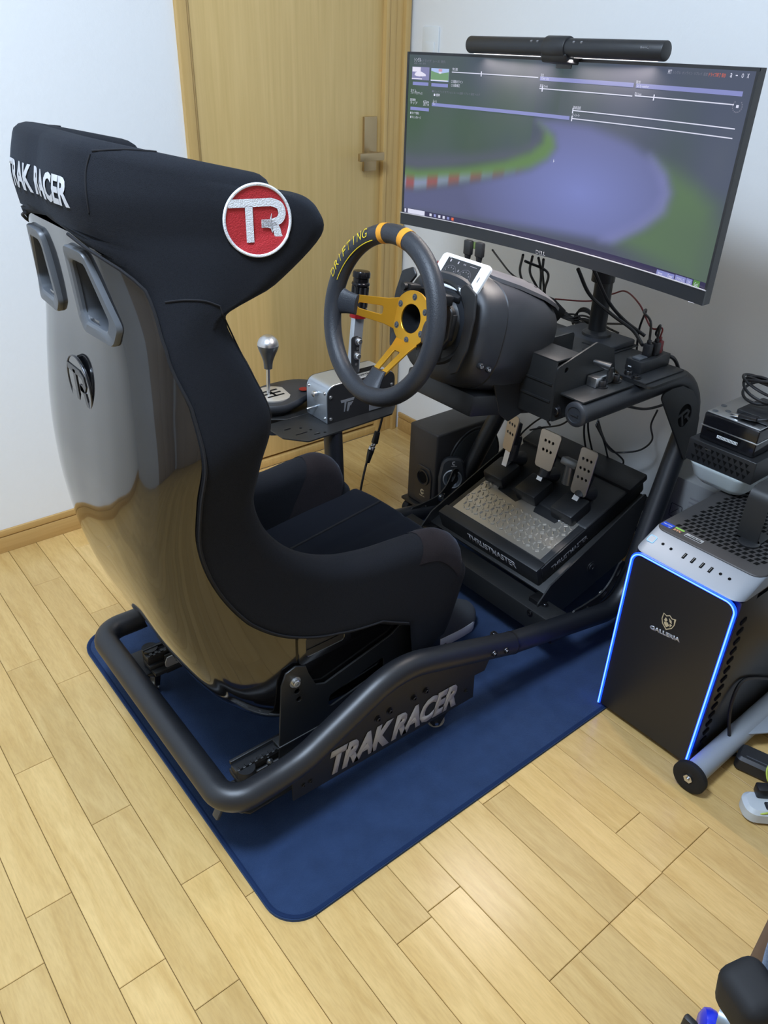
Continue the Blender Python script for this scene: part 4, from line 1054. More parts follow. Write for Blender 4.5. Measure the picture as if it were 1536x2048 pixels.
# ---------------------------------------------------------------- shifter
SX,SY=-.790,-.435
gs=thing('gear_shifter','gear shifter with silver ball knob beside the handbrake','gear shifter',(SX,SY,zp+.002))
b=NB(); rows=[]
for z,rx_,ry_ in ((zp-.055,.046,.046),(zp+.004,.048,.048),(zp+.010,.058,.060),(zp+.020,.072,.070),(zp+.030,.074,.072),(zp+.036,.070,.068),(zp+.037,.054,.054)):
    rows.append([b.verts.new((SX+rx_*math.cos(a)+(.050*max(0,math.cos(a)) if z>zp+.005 else 0),SY+ry_*math.sin(a),z+(.012*max(0,math.cos(a))))) for a in [2*math.pi*k/36 for k in range(36)]])
grid_faces(b,rows,True); b.faces.new(rows[-1]); b.faces.new(rows[0]); obj('housing',b,M['blackp2'],gs,ang=45)
b=NB(); lathe(b,[(0,.0),(.050,.0),(.050,.0035),(.047,.0045),(0,.0045)],(SX,SY,zp+.0375),None,36); gd=obj('gate_disc',b,mat('brushed_gate',(.60,.58,.54),.4,.6),gs)
b=NB()
for x in (-.018,0,.018): box2(b,(SX-.024,SY+x-.003,zp+.0421),(SX+.024,SY+x+.003,zp+.0427))
box2(b,(SX-.003,SY-.02,zp+.0421),(SX+.003,SY+.02,zp+.0427)); obj('gate_slots',b,M['darkhole'],gd)
kn=PY(536,690,SY+.0); base_=Vector((SX-.012,SY,zp+.042))
b=NB(); sweep(b,[base_,base_.lerp(kn,.72)],.0045,12); obj('stick',b,M['steel'],gs)
kd=(kn-base_).normalized(); F=frame_from(kd)
b=NB(); lathe(b,[(0,-.060),(.0105,-.060),(.0115,-.046),(.0125,-.040),(.0175,-.026),(.0235,-.012),(.0262,-.003),(.0262,0)],kn,F,28); obj('knob_skirt',b,mat('grey_knob_metal',(.10,.105,.11),.35,.7),gs)
b=NB(); lathe(b,[(.0264,0)]+[(.0264*math.cos(R(a)),.0264*math.sin(R(a))) for a in (10,22,35,48,62,76)]+[(0,.0264)],kn,F,28); obj('knob_top',b,M['alu'],gs)
b=NB(); lathe(b,[(0,0),(.012,0),(.012,.0008),(0,.0008)],(SX+.072,SY-.035,zp+.0485),None,24); bdg=obj('red_badge',b,M['redalu'],gs); 
# ---------------------------------------------------------------- pedal set
ps=thing('pedal_set','three pedal racing pedal set with embossed steel heel plate','pedals',PO-uz*.053)
def pbox(bm,*a,**k): tilted_box(bm,*a,**k)
b=NB(); pbox(b,-.110,.265,-.168,.168,-.052,-.004,bev=.006); obj('base',b,M['blackp'],ps)
b=NB(); pbox(b,.055,.28,-.172,.172,-.050,-.001,bev=.008); obj('rear_cover',b,M['blackp'],ps)
# heel plate with stepped far edge
hpz=.002
poly=[(-.081,-.150),(.060,-.150),(.060,-.110),(.028,-.100),(.028,-.030),(.055,-.018),(.055,.018),(.028,.030),(.036,.100),(.081,.112),(.081,.150),(-.081,.150)]
b=NB(); prism(b,poly,.002,Mp@Matrix.Translation((0,0,-.003)),.0003); hpl=obj('heel_plate',b,M['heel'],ps)
b=NB(); a_=.0165; Rr=.0150
hexes=[]
for i in range(-6,6):
    for j in range(-8,9):
        hx_=a_*1.5*i*1.04; hy_=a_*math.sqrt(3)*(j+(.5 if i%2 else 0))*1.04
        if abs(hx_)<.070 and abs(hy_)<.140 and not(hx_>.012 and -.118<hy_<.108): hexes.append((hx_,hy_))
for hx_,hy_ in hexes:
    for k in range(6):
        a0=R(60*k+12); a1=R(60*k+48); p0=Mp@Vector((hx_+Rr*math.cos(a0),hy_+Rr*math.sin(a0),-.0016)); p1=Mp@Vector((hx_+Rr*math.cos(a1),hy_+Rr*math.sin(a1),-.0016))
        sweep(b,[p0,p1],.0022,6)
    p0=Mp@Vector((hx_-.004,hy_-.003,-.0016)); p1=Mp@Vector((hx_+.004,hy_+.003,-.0016)); sweep(b,[p0,p1],.0022,6)
em=obj('embossed_ribs',b,M['heel'],hpl); em['kind']='stuff'
# front face and lettering
b=NB(); fr_pts=[(-.112,-.052),(-.112,.0),(-.086,.0),(-.086,-.052)]
pbox(b,-.116,-.083,-.170,.170,-.056,-.0005,bev=.004); fp=obj('front_panel',b,M['blackp'],ps)
tc=Mp@Vector((-.1168,-.02,-.026)); tb=fit_text('THRUSTMASTER',.165,.021,axes(tc,(0,-1,0),uz),.025,0,.0005); obj('lettering',tb,M['whiteprint'],fp,smooth=False)
tc=Mp@Vector((-.005,-.1723,-.030)); tb=fit_text('THRUSTMASTER',.13,.014,axes(tc,ux,uz),.02,0,.0005); 
b2=NB(); pbox(b2,-.10,.26,-.1715,-.165,-.05,-.004,bev=.002); sd_=obj('side_panel',b2,M['blackp'],ps); obj('lettering',tb,M['greyprint'],sd_,smooth=False)
# pedals: arm from pivot block plus face plate
PEDALS=[((1022,865),(1036,925),'c'),((1095,900),(1100,955),'b'),((1168,945),(1170,1000),'g')]
fd=Vector((-.985,0,.17)).normalized()      # face normal, towards the driver
fu=Vector((.17,0,.985)).normalized()
for (fc,ft,kd_),yy,hh,ww in zip(PEDALS,(YC+.112,YC-.0,YC-.118),(.098,.100,.118),(.052,.066,.050)):
    c=PY(fc[0],fc[1],yy); Mf=axes(c,(0,-1,0),fu)
    if kd_=='c': Mf=Mf@Matrix.Rotation(-.30,4,'Y')
    pd=obj('pedal',(lambda bb:(prism(bb,roundpoly([(-ww/2,hh/2-.002),(-ww*.40,-hh/2),(ww*.40,-hh/2),(ww/2,hh/2-.002)] if kd_!='g' else [(-ww/2,hh/2),(-ww*.46,-hh/2),(ww*.46,-hh/2),(ww/2,hh/2)],.009),.004,Mf,.0008,[circ(.0036,12,cx,cy) for cx in (-.012,0,.012) for cy in ((.022,-.002) if kd_!='g' else (.032,.008,-.016))]),bb)[1])(NB()),M['satinwood'],ps)
    b=NB(); bk=c-(Mf.to_3x3()@Vector((0,0,1)))*.012; box(b,bk,(ww*.62,hh*.62,.016),Mf.to_3x3(),.003); obj('pedal_backing',b,M['blackp'],pd)
    foot_=Mp@Vector((.070 if kd_!='g' else .045,yy-PO.y,-.002)); low=c-fu*(hh*.44)-fd*.016
    mid=low.lerp(foot_,.5)+Vector((.004,0,0))
    b=NB(); sweep(b,[low+fu*.03-fd*.004,low,mid,foot_-uz*.01],[.0105,.0105,.0100,.0100],4,prof=[(1,.8),(-1,.8),(-1,-.8),(1,-.8)]); obj('pedal_arm',b,M['alu'],pd,smooth=False)
    b=NB(); top_=c-fd*.030-fu*.012; sweep(b,[top_,Mp@Vector((.115,yy-PO.y-.004,.040)),Mp@Vector((.150,yy-PO.y-.004,.012))],[.012,.016,.020],12); obj('pedal_lever',b,M['blackp2'],pd)
    b=NB(); pbox(b,.042,.115,yy-PO.y-.034,yy-PO.y+.034,-.006,.030,bev=.006); obj('pivot_block',b,M['blackp'],ps)
b=NB(); q=Mp@Vector((.150,-.055,.075)); sweep(b,[q-Vector((.0,.0,.05)),q],[.016,.013],12); box(b,q+Vector((0,0,.006)),(.028,.05,.02),Matrix.Rotation(.3,3,'Y'),.006); obj('load_cell',b,mat('grey_cast_metal',(.22,.23,.24),.4,.7),ps)
b=NB(); pbox(b,.215,.285,-.178,.178,-.012,.006,bev=.004); obj('rear_lip',b,M['blackp'],ps)
# ---------------------------------------------------------------- monitor
mon=thing('monitor','wide curved black monitor showing a blurred race track menu','monitor',(-.27,-1.0,.664))
MW_,MZ0,MZ1,XE,SAG=.404,.8755,1.2305,-.483,.043
def mx(u): return XE+SAG*(1-u*u)
def MP(u,z,dx=0.): return Vector((mx(u)+dx,YC-MW_*u,z))
NU=40
def shellstrip(bm,u0,u1,z0,z1,d0,d1,n=NU):
    """curved slab between u0..u1, z0..z1, front offset d0 (towards viewer negative) and back offset d1"""
    rows=[]
    for i in range(n+1):
        u=lerp(u0,u1,i/n); rows.append([bm.verts.new(MP(u,z0,d0)),bm.verts.new(MP(u,z1,d0)),bm.verts.new(MP(u,z1,d1)),bm.verts.new(MP(u,z0,d1))])
    grid_faces(bm,rows,True); bm.faces.new(rows[0]); bm.faces.new(rows[-1]); return bm
b=NB(); shellstrip(b,-1,1,MZ0,MZ1,0.0008,.018); 
rows=[]
for i in range(21):
    u=-.72+1.44*i/20; e=(1-(u/.72)**4)
    rows.append([b.verts.new(MP(u,MZ0+.05+.02*(1-e),.018)),b.verts.new(MP(u,MZ0+.08,.018+.035*e)),b.verts.new(MP(u,MZ1-.08,.018+.035*e)),b.verts.new(MP(u,MZ1-.05,.018))])
grid_faces(b,rows); case=obj('rear_case',b,M['blackp'],mon)
SB,ST_,SS=.030,.009,.0125      # bezel bottom, top, side (side in u)
b=NB(); shellstrip(b,-1,1,MZ0,MZ0+SB-.004,-.0045,.001); fb=obj('bottom_bezel',b,mat('monitor_bezel',(.020,.022,.025),.35,bump=.05,bscale=900),mon)
b=NB(); shellstrip(b,-1,1,MZ1-ST_+.004,MZ1,-.0012,.001); obj('top_bezel',b,M['blackp'],mon)
for s in (-1,1):
    b=NB(); shellstrip(b,s*1.0,s*(1-SS),MZ0+SB-.004,MZ1,-.0018,.001,2); obj('side_bezel',b,M['blackp'],mon)
# picture on the screen (flat display image as vertex colours)
def srgb(c): return tuple(((v/255)/12.92 if v/255<=.04045 else ((v/255+.055)/1.055)**2.4) for v in c)
def seg_d(p,a,b_):
    ax,ay=a; bx,by=b_; px,py=p; dx,dy=bx-ax,by-ay; t=max(0,min(1,((px-ax)*dx+(py-ay)*dy)/(dx*dx+dy*dy+1e-9))); return math.hypot(px-ax-t*dx,py-ay-t*dy)
def cover(p,poly,blur):
    d=min(seg_d(p,poly[i-1],poly[i]) for i in range(len(poly))); d=d if inside(p,poly) else -d
    t=max(0,min(1,(d/blur+1)/2)); return t*t*(3-2*t)
AR=2.27
b=NB(); GX,GY=132,58; uvs=[]; rows=[]
for i in range(GX+1):
    r=[]
    for j in range(GY+1):
        s_=i/GX; t_=j/GY; u=lerp(-(1-SS),1-SS,s_); z=lerp(MZ0+SB-.004,MZ1-ST_+.004,t_); v=b.verts.new(MP(u,z,-.0009)); uvs.append((s_,t_)); r.append(v)
    rows.append(r)
grid_faces(b,rows); b.verts.index_update(); scr_tmp=b.copy(); bv_scr=BVHTree.FromBMesh(scr_tmp); scr_tmp.free()
def SPX(px,py):
    d=ray((px,py)).normalized(); h=bv_scr.ray_cast(CAM,d,5)
    if h[0] is None: return None
    u=(YC-h[0].y)/MW_; return ((u+1-SS)/(2*(1-SS)),(h[0].z-(MZ0+SB-.004))/((MZ1-ST_+.004)-(MZ0+SB-.004)))
def poly_px(pts):
    o=[]
    for p in pts:
        q=SPX(*p) if not isinstance(p[0],str) else None
        if q is None: continue
        o.append((q[0]*AR,q[1]))
    return o
road=[(-.2,.13),(0,.14)]
def PQ(l): return [(x*AR,y) for x,y in l]
road=poly_px([(835,378),(920,366),(1000,352),(1060,338),(1095,318),(1112,295),(1108,272),(1085,250),(1075,240),(1110,238),(1180,250),(1260,285),(1310,320),(1332,355),(1335,390),(1318,425),(1280,455),(1220,485),(1160,508),(1120,512),(1050,492),(950,466),(870,446),(835,438)])+[(-.3,.0),(-.3,.17)]
grassL=poly_px([(835,340),(930,335),(1010,322),(1060,305),(1085,285),(1090,262),(1078,245),(1095,250),(1114,275),(1114,300),(1098,322),(1060,340),(990,352),(900,364),(835,372)])+[(-.3,.19),(-.3,.31)]
wallL=poly_px([(835,312),(950,308),(1040,300),(1075,280),(1085,262),(1072,290),(1030,315),(940,330),(835,338)])+[(-.3,.32),(-.3,.40)]
grassR=poly_px([(1310,325),(1350,345),(1395,375),(1425,415),(1420,460),(1400,520),(1385,560),(1300,545),(1200,515),(1165,508),(1230,482),(1290,452),(1325,420),(1340,385),(1335,355)])
kerb=poly_px([(835,356),(920,350),(990,344),(1050,336),(1052,344),(990,354),(920,364),(835,376)])+[(-.3,.15),(-.3,.24)]
edgeR=poly_px([(1300,312),(1330,345),(1342,385),(1330,425),(1290,455),(1230,484),(1160,512),(1120,512),(1200,480),(1270,450),(1312,418),(1325,385),(1316,350)])
random.seed(3)
blobs=[(random.random()*AR,random.uniform(.45,1.1),random.uniform(.10,.25),random.choice(((70,92,70),(88,98,100),(78,88,108),(62,84,68),(100,108,118)))) for _ in range(46)]
cols=[]
def mixc(a,c,t): return tuple(x+(y-x)*t for x,y in zip(a,c))
for (s_,t_) in uvs:
    p=(s_*AR,t_)
    c=mixc((84,98,96),(84,92,112),min(1,s_*1.6)); c=mixc(c,(84,88,104),max(0,.5-t_))
    for bx,by,br,bc in blobs:
        d=math.hypot(p[0]-bx,(p[1]-by)*.55)/br
        if d<1: c=mixc(c,bc,.65*(1-d)**1.2*(1 if s_<.5 else .45))
    if s_<.42: c=mixc(c,(78,104,80),.45*max(0,1-abs(t_-.62)/.3))
    c=mixc(c,(96,100,118),cover(p,wallL,.05)*.8) if wallL else c
    g=cover(p,grassL,.035); c=mixc(c,(104,138,88),g*.95)
    g=cover(p,grassR,.08); c=mixc(c,(98,126,92),g*.95)
    if s_>.72 and t_<.5: c=mixc(c,(92,112,94),min(1,(s_-.72)*4)*min(1,(.5-t_)*4)*.8)
    k=cover(p,road,.045); ctr=max(0,1-math.hypot((p[0]-1.35)/.9,(p[1]-.33)/.5)); rc=mixc((98,102,136),(128,138,200),ctr**.8); c=mixc(c,rc,k)
    k=cover(p,edgeR,.05); c=mixc(c,(136,140,196),k*.7)
    k=cover(p,kerb,.035)
    if k>0:
        ph_=math.sin(p[0]*36); c=mixc(c,(156,92,98) if ph_>.1 else (140,150,180),k*(1-min(1,s_/.42)**2))
    cols.append(srgb(tuple(max(0,min(255,x)) for x in c)))
mt,t_,bs_=nt('screen_picture'); at_=t_.nodes.new('ShaderNodeAttribute'); at_.attribute_name='Col'
bs_.inputs['Base Color'].default_value=(.005,.005,.006,1); bs_.inputs['Roughness'].default_value=.5; bs_.inputs['Specular IOR Level'].default_value=.05; t_.links.new(at_.outputs['Color'],bs_.inputs['Emission Color']); bs_.inputs['Emission Strength'].default_value=.92
screen=obj('screen',b,mt,mon,smooth=False)
ca=screen.data.color_attributes.new('Col','FLOAT_COLOR','POINT')
for i,c in enumerate(cols): ca.data[i].color=(*c,1)
# interface elements: thin strips just in front of the picture
def SP(s_,t_,off=.0004):
    u=lerp(-(1-SS),1-SS,s_); z=lerp(MZ0+SB-.004,MZ1-ST_+.004,t_); return MP(u,z,-.0009-off)
def ui_rect(bm,s0,t0,s1,t1,off=.0004,t0b=None,t1b=None):
    n=max(1,int(abs(s1-s0)*30)); rows=[]
    for i in range(n+1):
        s_=lerp(s0,s1,i/n); rows.append([bm.verts.new(SP(s_,t0,off)),bm.verts.new(SP(s_,t1,off))])
    grid_faces(bm,rows)
def bar(name,pa,pb,h,m,off=.0004):
    a=SPX(*pa); c=SPX(*pb)
    if a is None or c is None: return
    tm=(a[1]+c[1])/2; bb=NB(); ui_rect(bb,a[0],tm-h/2,c[0],tm+h/2,off); return obj(name,bb,M[m],screen,smooth=False)
PXH=1/310.
bar('menu_bar',(1080,159),(1268,168),6.5*PXH,'uib'); bar('menu_bar',(1272,173),(1486,186),6.5*PXH,'uib'); bar('menu_bar',(864,209),(1139,236),6*PXH,'uib')
for pa,pb,hd in (((904,145),(1077,154),(963,148)),((1079,178),(1265,191),(1085,178)),((1270,191),(1468,210),(1308,195)),((1146,221),(1470,258),(1146,221)),((1143,237),(1465,277),(1144,237))):
    bar('slider_line',pa,pb,1.6*PXH,'uiw')
    q=SPX(*hd); bb=NB(); ui_rect(bb,q[0]-.0016,q[1]-.014,q[0]+.0016,q[1]+.014,.0006); obj('slider_handle',bb,M['uiw'],screen,smooth=False)
def thumb(p0,p1,m1,parts):
    a=SPX(*p0); c=SPX(*p1); bb=NB(); ui_rect(bb,a[0],c[1],c[0],a[1],.0003); o=obj('thumbnail',bb,m1,screen,smooth=False)
    for pts,m in parts:
        bb=NB(); vs=[bb.verts.new(SP(lerp(a[0],c[0],x),lerp(c[1],a[1],y),.0006)) for x,y in pts]; bb.faces.new(vs); obj('thumbnail_shape',bb,m,o,smooth=False)
tg=emis('thumb_grey',srgb((128,128,170)),1.); tw=emis('thumb_white',srgb((225,222,240)),1.); tgr=emis('thumb_green',srgb((110,150,110)),1.); tsk=emis('thumb_sky',srgb((170,190,235)),1.); tpk=emis('thumb_rose',srgb((200,150,170)),1.); tdk=emis('thumb_dark',srgb((80,80,110)),1.)
thumb((825,133),(858,161),tg,[([(.02,.62),(.5,.62),(.5,.98),(.02,.98)],tw),([(.15,.35),(.2,.55),(.35,.66),(.55,.64),(.8,.46),(.82,.32),(.5,.26),(.2,.3)],tw),([(.25,.5),(.36,.6),(.5,.58),(.46,.48)],tdk),([(.18,.36),(.26,.36),(.26,.26),(.18,.28)],tdk),([(.48,.32),(.58,.32),(.58,.2),(.48,.22)],tdk),([(.0,.05),(.6,.05),(.6,.12),(.0,.12)],tw)])
thumb((863,136),(897,164),tsk,[([(.0,.1),(1,.1),(1,.75),(.78,.68),(.5,.6),(.22,.7),(0,.8)],tgr),([(.1,.12),(.8,.12),(.72,.5),(.4,.55),(.15,.42)],tw),([(.42,.76),(.62,.76),(.62,.95),(.42,.95)],tpk),([(.4,.55),(.62,.55),(.58,.72),(.45,.72)],tw),([(.0,.03),(.95,.03),(.95,.10),(.0,.10)],tw)])
bar('menu_bar',(826,166),(857,169),6*PXH,'uib'); bar('menu_bar',(863,169),(896,172),6*PXH,'uib'); bar('menu_bar',(821,217),(858,219),6*PXH,'uib')
def ui_text(body,pa,pb,h,m='uiw',font=0.):
    a=SPX(*pa); c=SPX(*pb)
    if a is None or c is None: return
    tb=fit_text(body,abs(c[0]-a[0]),h,Matrix.Translation(((a[0]+c[0])/2,(a[1]+c[1])/2,0)),font,0,0)
    for v in tb.verts: v.co=SP(v.co.x,v.co.y,.0006)
    obj('menu_text',tb,M[m],screen,smooth=False)
ui_text('シングル',(829,119),(843,120),.024); ui_text('ドライブ  レース  耐久',(846,121),(892,124),.016,'uigrey')
ui_text('時間  天候  条件',(829,126),(852,128),.012,'uigrey'); ui_text('気温',(905,138),(916,139),.016)
for body,pa,pb in (('□ 理想のライン',(903,162),(926,165)),('□ 自動補正',(903,170),(920,172)),('タイム',(822,180),(833,181)),('フリープラクティス',(822,185),(845,187)),('回数',(821,199),(832,200)),('ラップ',(821,205),(835,206)),('4.2 km',(847,203),(858,204)),('20.7 m',(847,208),(858,209)),('ルール',(866,202),(874,203)),('なし',(866,206),(871,207)),('■ タイヤ摩耗',(821,225),(838,227)),('■ マシンダメージ',(821,233),(842,236)),('■ 標準',(868,189),(880,191)),('天気',(1082,150),(1088,151)),('Clear sky',(1083,157),(1098,158)),('風速 0 m/s',(1080,171),(1096,173)),('時刻',(1273,164),(1281,165)),('Set by weather',(1274,172),(1298,175)),('風向 10 km/h',(1270,187),(1283,189)),('路面温度',(1147,214),(1162,217)),('スピードメーター',(1144,229),(1160,232))):
    ui_text(body,pa,pb,.017)
ui_text('■ セットアップ オプション ルール 記録 リプレイ 設定 ヘルプ',(865,181),(960,191),.014,'uigrey')
ui_text('PIT',(1337,143),(1344,144),.018); ui_text('シングル  オンライン  リプレイ  設定',(1346,144),(1416,149),.014,'uigrey'); ui_text('ドライブ終了 保存',(1418,149),(1452,151),.018,'uio')
for i,(ch,px_) in enumerate((('a',1463),('-',1474),('o',1486),('x',1497))): ui_text(ch,(px_-2,150+i*.4),(px_+2,151+i*.4),.018 if ch!='-' else .004)
# steering dial icon
q=SPX(1475,213); b=NB()
for k in range(16):
    if k in (3,4,5): continue
    a=2*math.pi*k/16; ui_rect(b,q[0]+.011*math.cos(a)/1-.0012,q[1]+.025*math.sin(a)-.003,q[0]+.011*math.cos(a)+.0012,q[1]+.025*math.sin(a)+.003)
obj('dial_icon',b,M['uigrey'],screen,smooth=False); b=NB(); ui_rect(b,q[0]-.003,q[1]-.006,q[0]+.003,q[1]+.006); obj('dial_icon',b,M['uiw'],screen,smooth=False)
# mouse pointer
q=SPX(1107,322); b=NB(); vs=[b.verts.new(SP(q[0]+x,q[1]+y)) for x,y in ((0,.012),(.003,-.004),(.001,-.004),(0,-.012))]; b.faces.new(vs); obj('pointer',b,M['uiw'],screen,smooth=False)
# task bar
b=NB(); ui_rect(b,0,0,1,.034,.0003); tbar=obj('task_bar',b,M['uid'],screen,smooth=False)
def on_bar(s0,s1,m,t0=.006,t1=.030,name='task_icon'):
    bb=NB(); ui_rect(bb,s0,t0,s1,t1,.0006); return obj(name,bb,M[m],tbar,smooth=False)
s0=SPX(815,433); s1=SPX(866,442)
on_bar(.004,.010,'uiw'); on_bar(.016,.016+.062,'uiw',.003,.033,'search_box')
for k,(px_,m) in enumerate(((871,'uiw'),(879,'uib'),(887,'uiw'),(895,'uiw'),(903,'uib'),(911,'uio'))):
    q=SPX(px_,440+(px_-871)*.24); q=(q[0],0) if q else (.1+.016*k,0); on_bar(q[0]-.004,q[0]+.004,m,.008,.026)
for body,pa,pb in (('♠ PC',(1324,566),(1337,570)),('CPU 45%',(1338,570),(1352,574)),('^ □ 音',(1356,575),(1374,581)),('20:18',(1380,579),(1386,581)),('2022/03/26',(1376,583),(1387,586)),('□',(1391,585),(1395,586))):
    ui_text(body,pa,pb,.016)
def ui_block(p0,p1,h,m,txt,tm='uiw'):
    bar('button',p0,p1,h,m,.0005); ui_text(txt,(p0[0]+3,p0[1]+.8),(p1[0]-3,p1[1]-.8),.020,tm)
ui_block((1313,545),(1348,556),.036,'uib','dmm:Drag Timer'); ui_block((1350,556),(1371,562),.036,'uib','プラクティス'); ui_block((1372,563),(1384,566),.036,'uib','コピ'); ui_block((1386,567),(1399,571),.042,'uig','Go!')
# maker name on the lip
p=PX(1081,506,mx(0)-.0062); tb=fit_text('DELL',.026,.0075,axes(p,(0,-1,0),(0,0,1)),.01,0,.0003); obj('maker_name',tb,M['greyprint'],fb,smooth=False)
b=NB(); pts=[MP(lerp(-1,1,k/40),MZ0+SB-.0042,-.0050) for k in range(41)]; sweep(b,pts,.0015,8); obj('bezel_ledge',b,mat('ledge_gloss',(.45,.44,.46),.25,.7),fb)
b=NB(); box(b,MP(.93,MZ0-.001,.004),(.006,.012,.004),None,.001); obj('power_led',b,M['uiw'],fb)
# stand: neck, head, base
px0=PZ(1192,672,.672); NX,NY=px0.x,px0.y
b=NB(); cyl(b,(NX,NY,.668),(NX-.012,NY,1.0),.0205,.0205,seg=24); obj('neck',b,M['blackp'],mon)
b=NB(); cyl(b,(NX-.010,NY,.80),(NX-.012,NY,1.02),.026,seg=24,bev=.002); obj('neck_sleeve',b,M['blackp'],mon)
b=NB(); box2(b,(mx(.1)+.030,NY-.075,.955),(NX,NY+.075,1.07),.01); obj('mount_head',b,M['blackp'],mon)
b=NB(); lathe(b,[(0,0),(.035,0),(.033,.010),(.024,.016),(.0205,.017)],(NX,NY,.672),None,24); obj('neck_collar',b,M['blackp'],mon)
b=NB(); prism(b,rrect(.118,.158,.010,4),.012,Matrix.Translation((NX-.012,NY,.6705)),.002); obj('stand_base',b,M['blackp2'],mon)
b=NB(); box2(b,(NX-.066,NY-.085,.6615),(NX+.05,NY+.085,.6645),.001); obj('stand_underplate',b,M['blackp'],mon)
# ---------------------------------------------------------------- monitor light bar
LB=Vector((-.468,YC,1.2475)); lb=thing('light_bar','black cylindrical light bar clipped on the monitor top edge','lamp',LB)
b=NB(); cyl(b,LB+Vector((0,.228,0)),LB+Vector((0,-.228,0)),.0152,seg=26,bev=.0015); obj('tube',b,M['blackp'],lb)
b=NB(); cyl(b,LB+Vector((0,.026,0)),LB+Vector((0,-.026,0)),.0185,seg=28,bev=.002); obj('clip_ring',b,M['blackp'],lb)
b=NB(); prism(b,[(-.022,-.010),(.030,-.004),(.030,-.028),(-.016,-.024)],.06,axes(LB+Vector((.008,0,0)),(1,0,0),(0,0,1)),.002); cl=obj('clip',b,M['blackp'],lb)
b=NB(); box2(b,(XE+SAG-.0075,YC-.018,1.214),(XE+SAG-.0035,YC+.018,1.234),.001); obj('clip_tab',b,M['greyp'],cl)
ld=Vector((.22,0,-1)).normalized(); b=NB()
for s in (-1,1):
    box(b,LB+ld*.0132+Vector((0,s*.128,0)),(.009,.176,.003),frame_from(ld,Vector((0,1,0)))@Matrix.Rotation(0,3,'Z') if False else Matrix.Rotation(-.216,3,'Y'))
obj('led_strip',b,M['barlamp'],lb,smooth=False)
tb=fit_text('BenQ',.018,.004,axes(LB+Vector((-.0148,-.196,.0040)),(0,-1,0),(0,0,1)),.02,0,.0002); obj('maker_name',tb,M['greyprint'],lb,smooth=False)
b=NB()
for yy in (.040,.055,-.045,-.062): box(b,LB+Vector((-.0125,yy,.0085)),(.003,.004,.003),Matrix.Rotation(-.6,3,'Y'))
obj('touch_icons',b,M['greyprint'],lb)
lo=area('light_bar_glow',LB+Vector((.004,0,-.0185)),.40,.010,5.0,(1.,.90,.84)); lo.rotation_euler=(0,0,0); lo.data.size=.010; lo.data.size_y=.40; lo.data.spread=R(140)
# ---------------------------------------------------------------- usb hub on the shelf
hz=zs+.007; hc=(PZ(1297,716,hz+.02)); hub_=thing('usb_hub','black box shaped usb hub with plugs standing on the shelf end','usb hub',(hc.x,hc.y,hz))
b=NB(); box2(b,(hc.x-.052,hc.y-.020,hz),(hc.x+.052,hc.y+.020,hz+.026),.002); obj('case',b,M['blackp'],hub_)
b=NB(); box2(b,(hc.x-.0526,hc.y+.004,hz+.009),(hc.x-.0516,hc.y+.012,hz+.0115)); obj('status_mark',b,M['whiteprint'],hub_)
b=NB(); box2(b,(hc.x-.046,hc.y-.010,hz+.026),(hc.x-.020,hc.y+.010,hz+.030),.001); obj('dongle',b,M['greyp'],hub_)
plugs=[(-.010,.0,M['cable']),(.012,-.004,M['cable']),(.028,.0,M['red_cable'])]
pt=[]
for i,(dx,dy,m_) in enumerate(plugs):
    b=NB(); box2(b,(hc.x+dx-.007,hc.y+dy-.009,hz+.026),(hc.x+dx+.007,hc.y+dy+.009,hz+.054),.003); box2(b,(hc.x+dx-.004,hc.y+dy-.004,hz+.054),(hc.x+dx+.004,hc.y+dy+.004,hz+.062),.002); obj('plug',b,m_,hub_); pt.append(Vector((hc.x+dx,hc.y+dy,hz+.060)))
# ---------------------------------------------------------------- cables
def cpx(name,pts,r,m,label,grp=None):
    """cable through (px,py,x-depth) points"""
    return cable(name,[tuple(PX(a,c,x)) for a,c,x in pts],r,M[m],label,'cable',grp)
G='black cables behind the rig'
cpx('cable',[(1188,540,-.36),(1215,600,-.30),(1248,640,-.24),(1290,672,-.22)],.0040,'cable','thick black cable running from monitor down past the stand neck to hub',G)
cpx('cable',[(1156,538,-.38),(1180,590,-.32),(1225,630,-.28),(1265,660,-.26),(1285,690,-.30)],.0040,'cable','thick black cable crossing in front of the monitor stand neck',G)
c0=pt[0]
cable('cable',[tuple(p) for p in (c0,c0+Vector((-.004,.004,.04)),PX(1288,625,-.28),PX(1292,622,-.24),PX(1278,660,-.20),PX(1272,715,-.18))],.0026,M['cable'],'thin black cable looping up out of the usb hub','cable',G)
cable('cable',[tuple(p) for p in (pt[1],pt[1]+Vector((0,0,.03)),PX(1312,668,-.26),PX(1322,680,-.22),PX(1324,710,-.20))],.0026,M['cable'],'black cable arching over the right end of the usb hub','cable',G)
cable('cable',[tuple(p) for p in (pt[2],pt[2]+Vector((0,0,.02)),PX(1302,655,-.26),PX(1280,610,-.22),PX(1252,583,-.18),PX(1225,588,-.16),PX(1180,602,-.14),PX(1110,598,-.16))],.0019,M['red_cable'],'thin dark red cable running from the hub behind the stand','cable')
cable('cable',[tuple(p) for p in (Vector((hc.x+.05,hc.y,hz+.014)),PX(1345,715,-.24),PX(1356,735,-.20),PX(1358,765,-.16),PX(1350,800,-.12))],.0042,M['cable'],'thick black cable leaving the hub end behind the frame bend','cable',G)
for i,(x0,xm,xb,yb) in enumerate(((1046,1040,1075,645),(1065,1060,1085,640),(1077,1082,1088,650),(1087,1085,1082,655),(1050,1095,1092,630))):
    cpx('cable',[(x0,510+i*3,-.38),(xm,545,-.30),(lerp(xm,xb,.5)+(4 if i%2 else -4),580,-.22),(xb,612,-.16)],.0030,'cable',('leftmost','second','third','fourth','fifth')[i]+' black cable hanging from the monitor into the bundle',G)
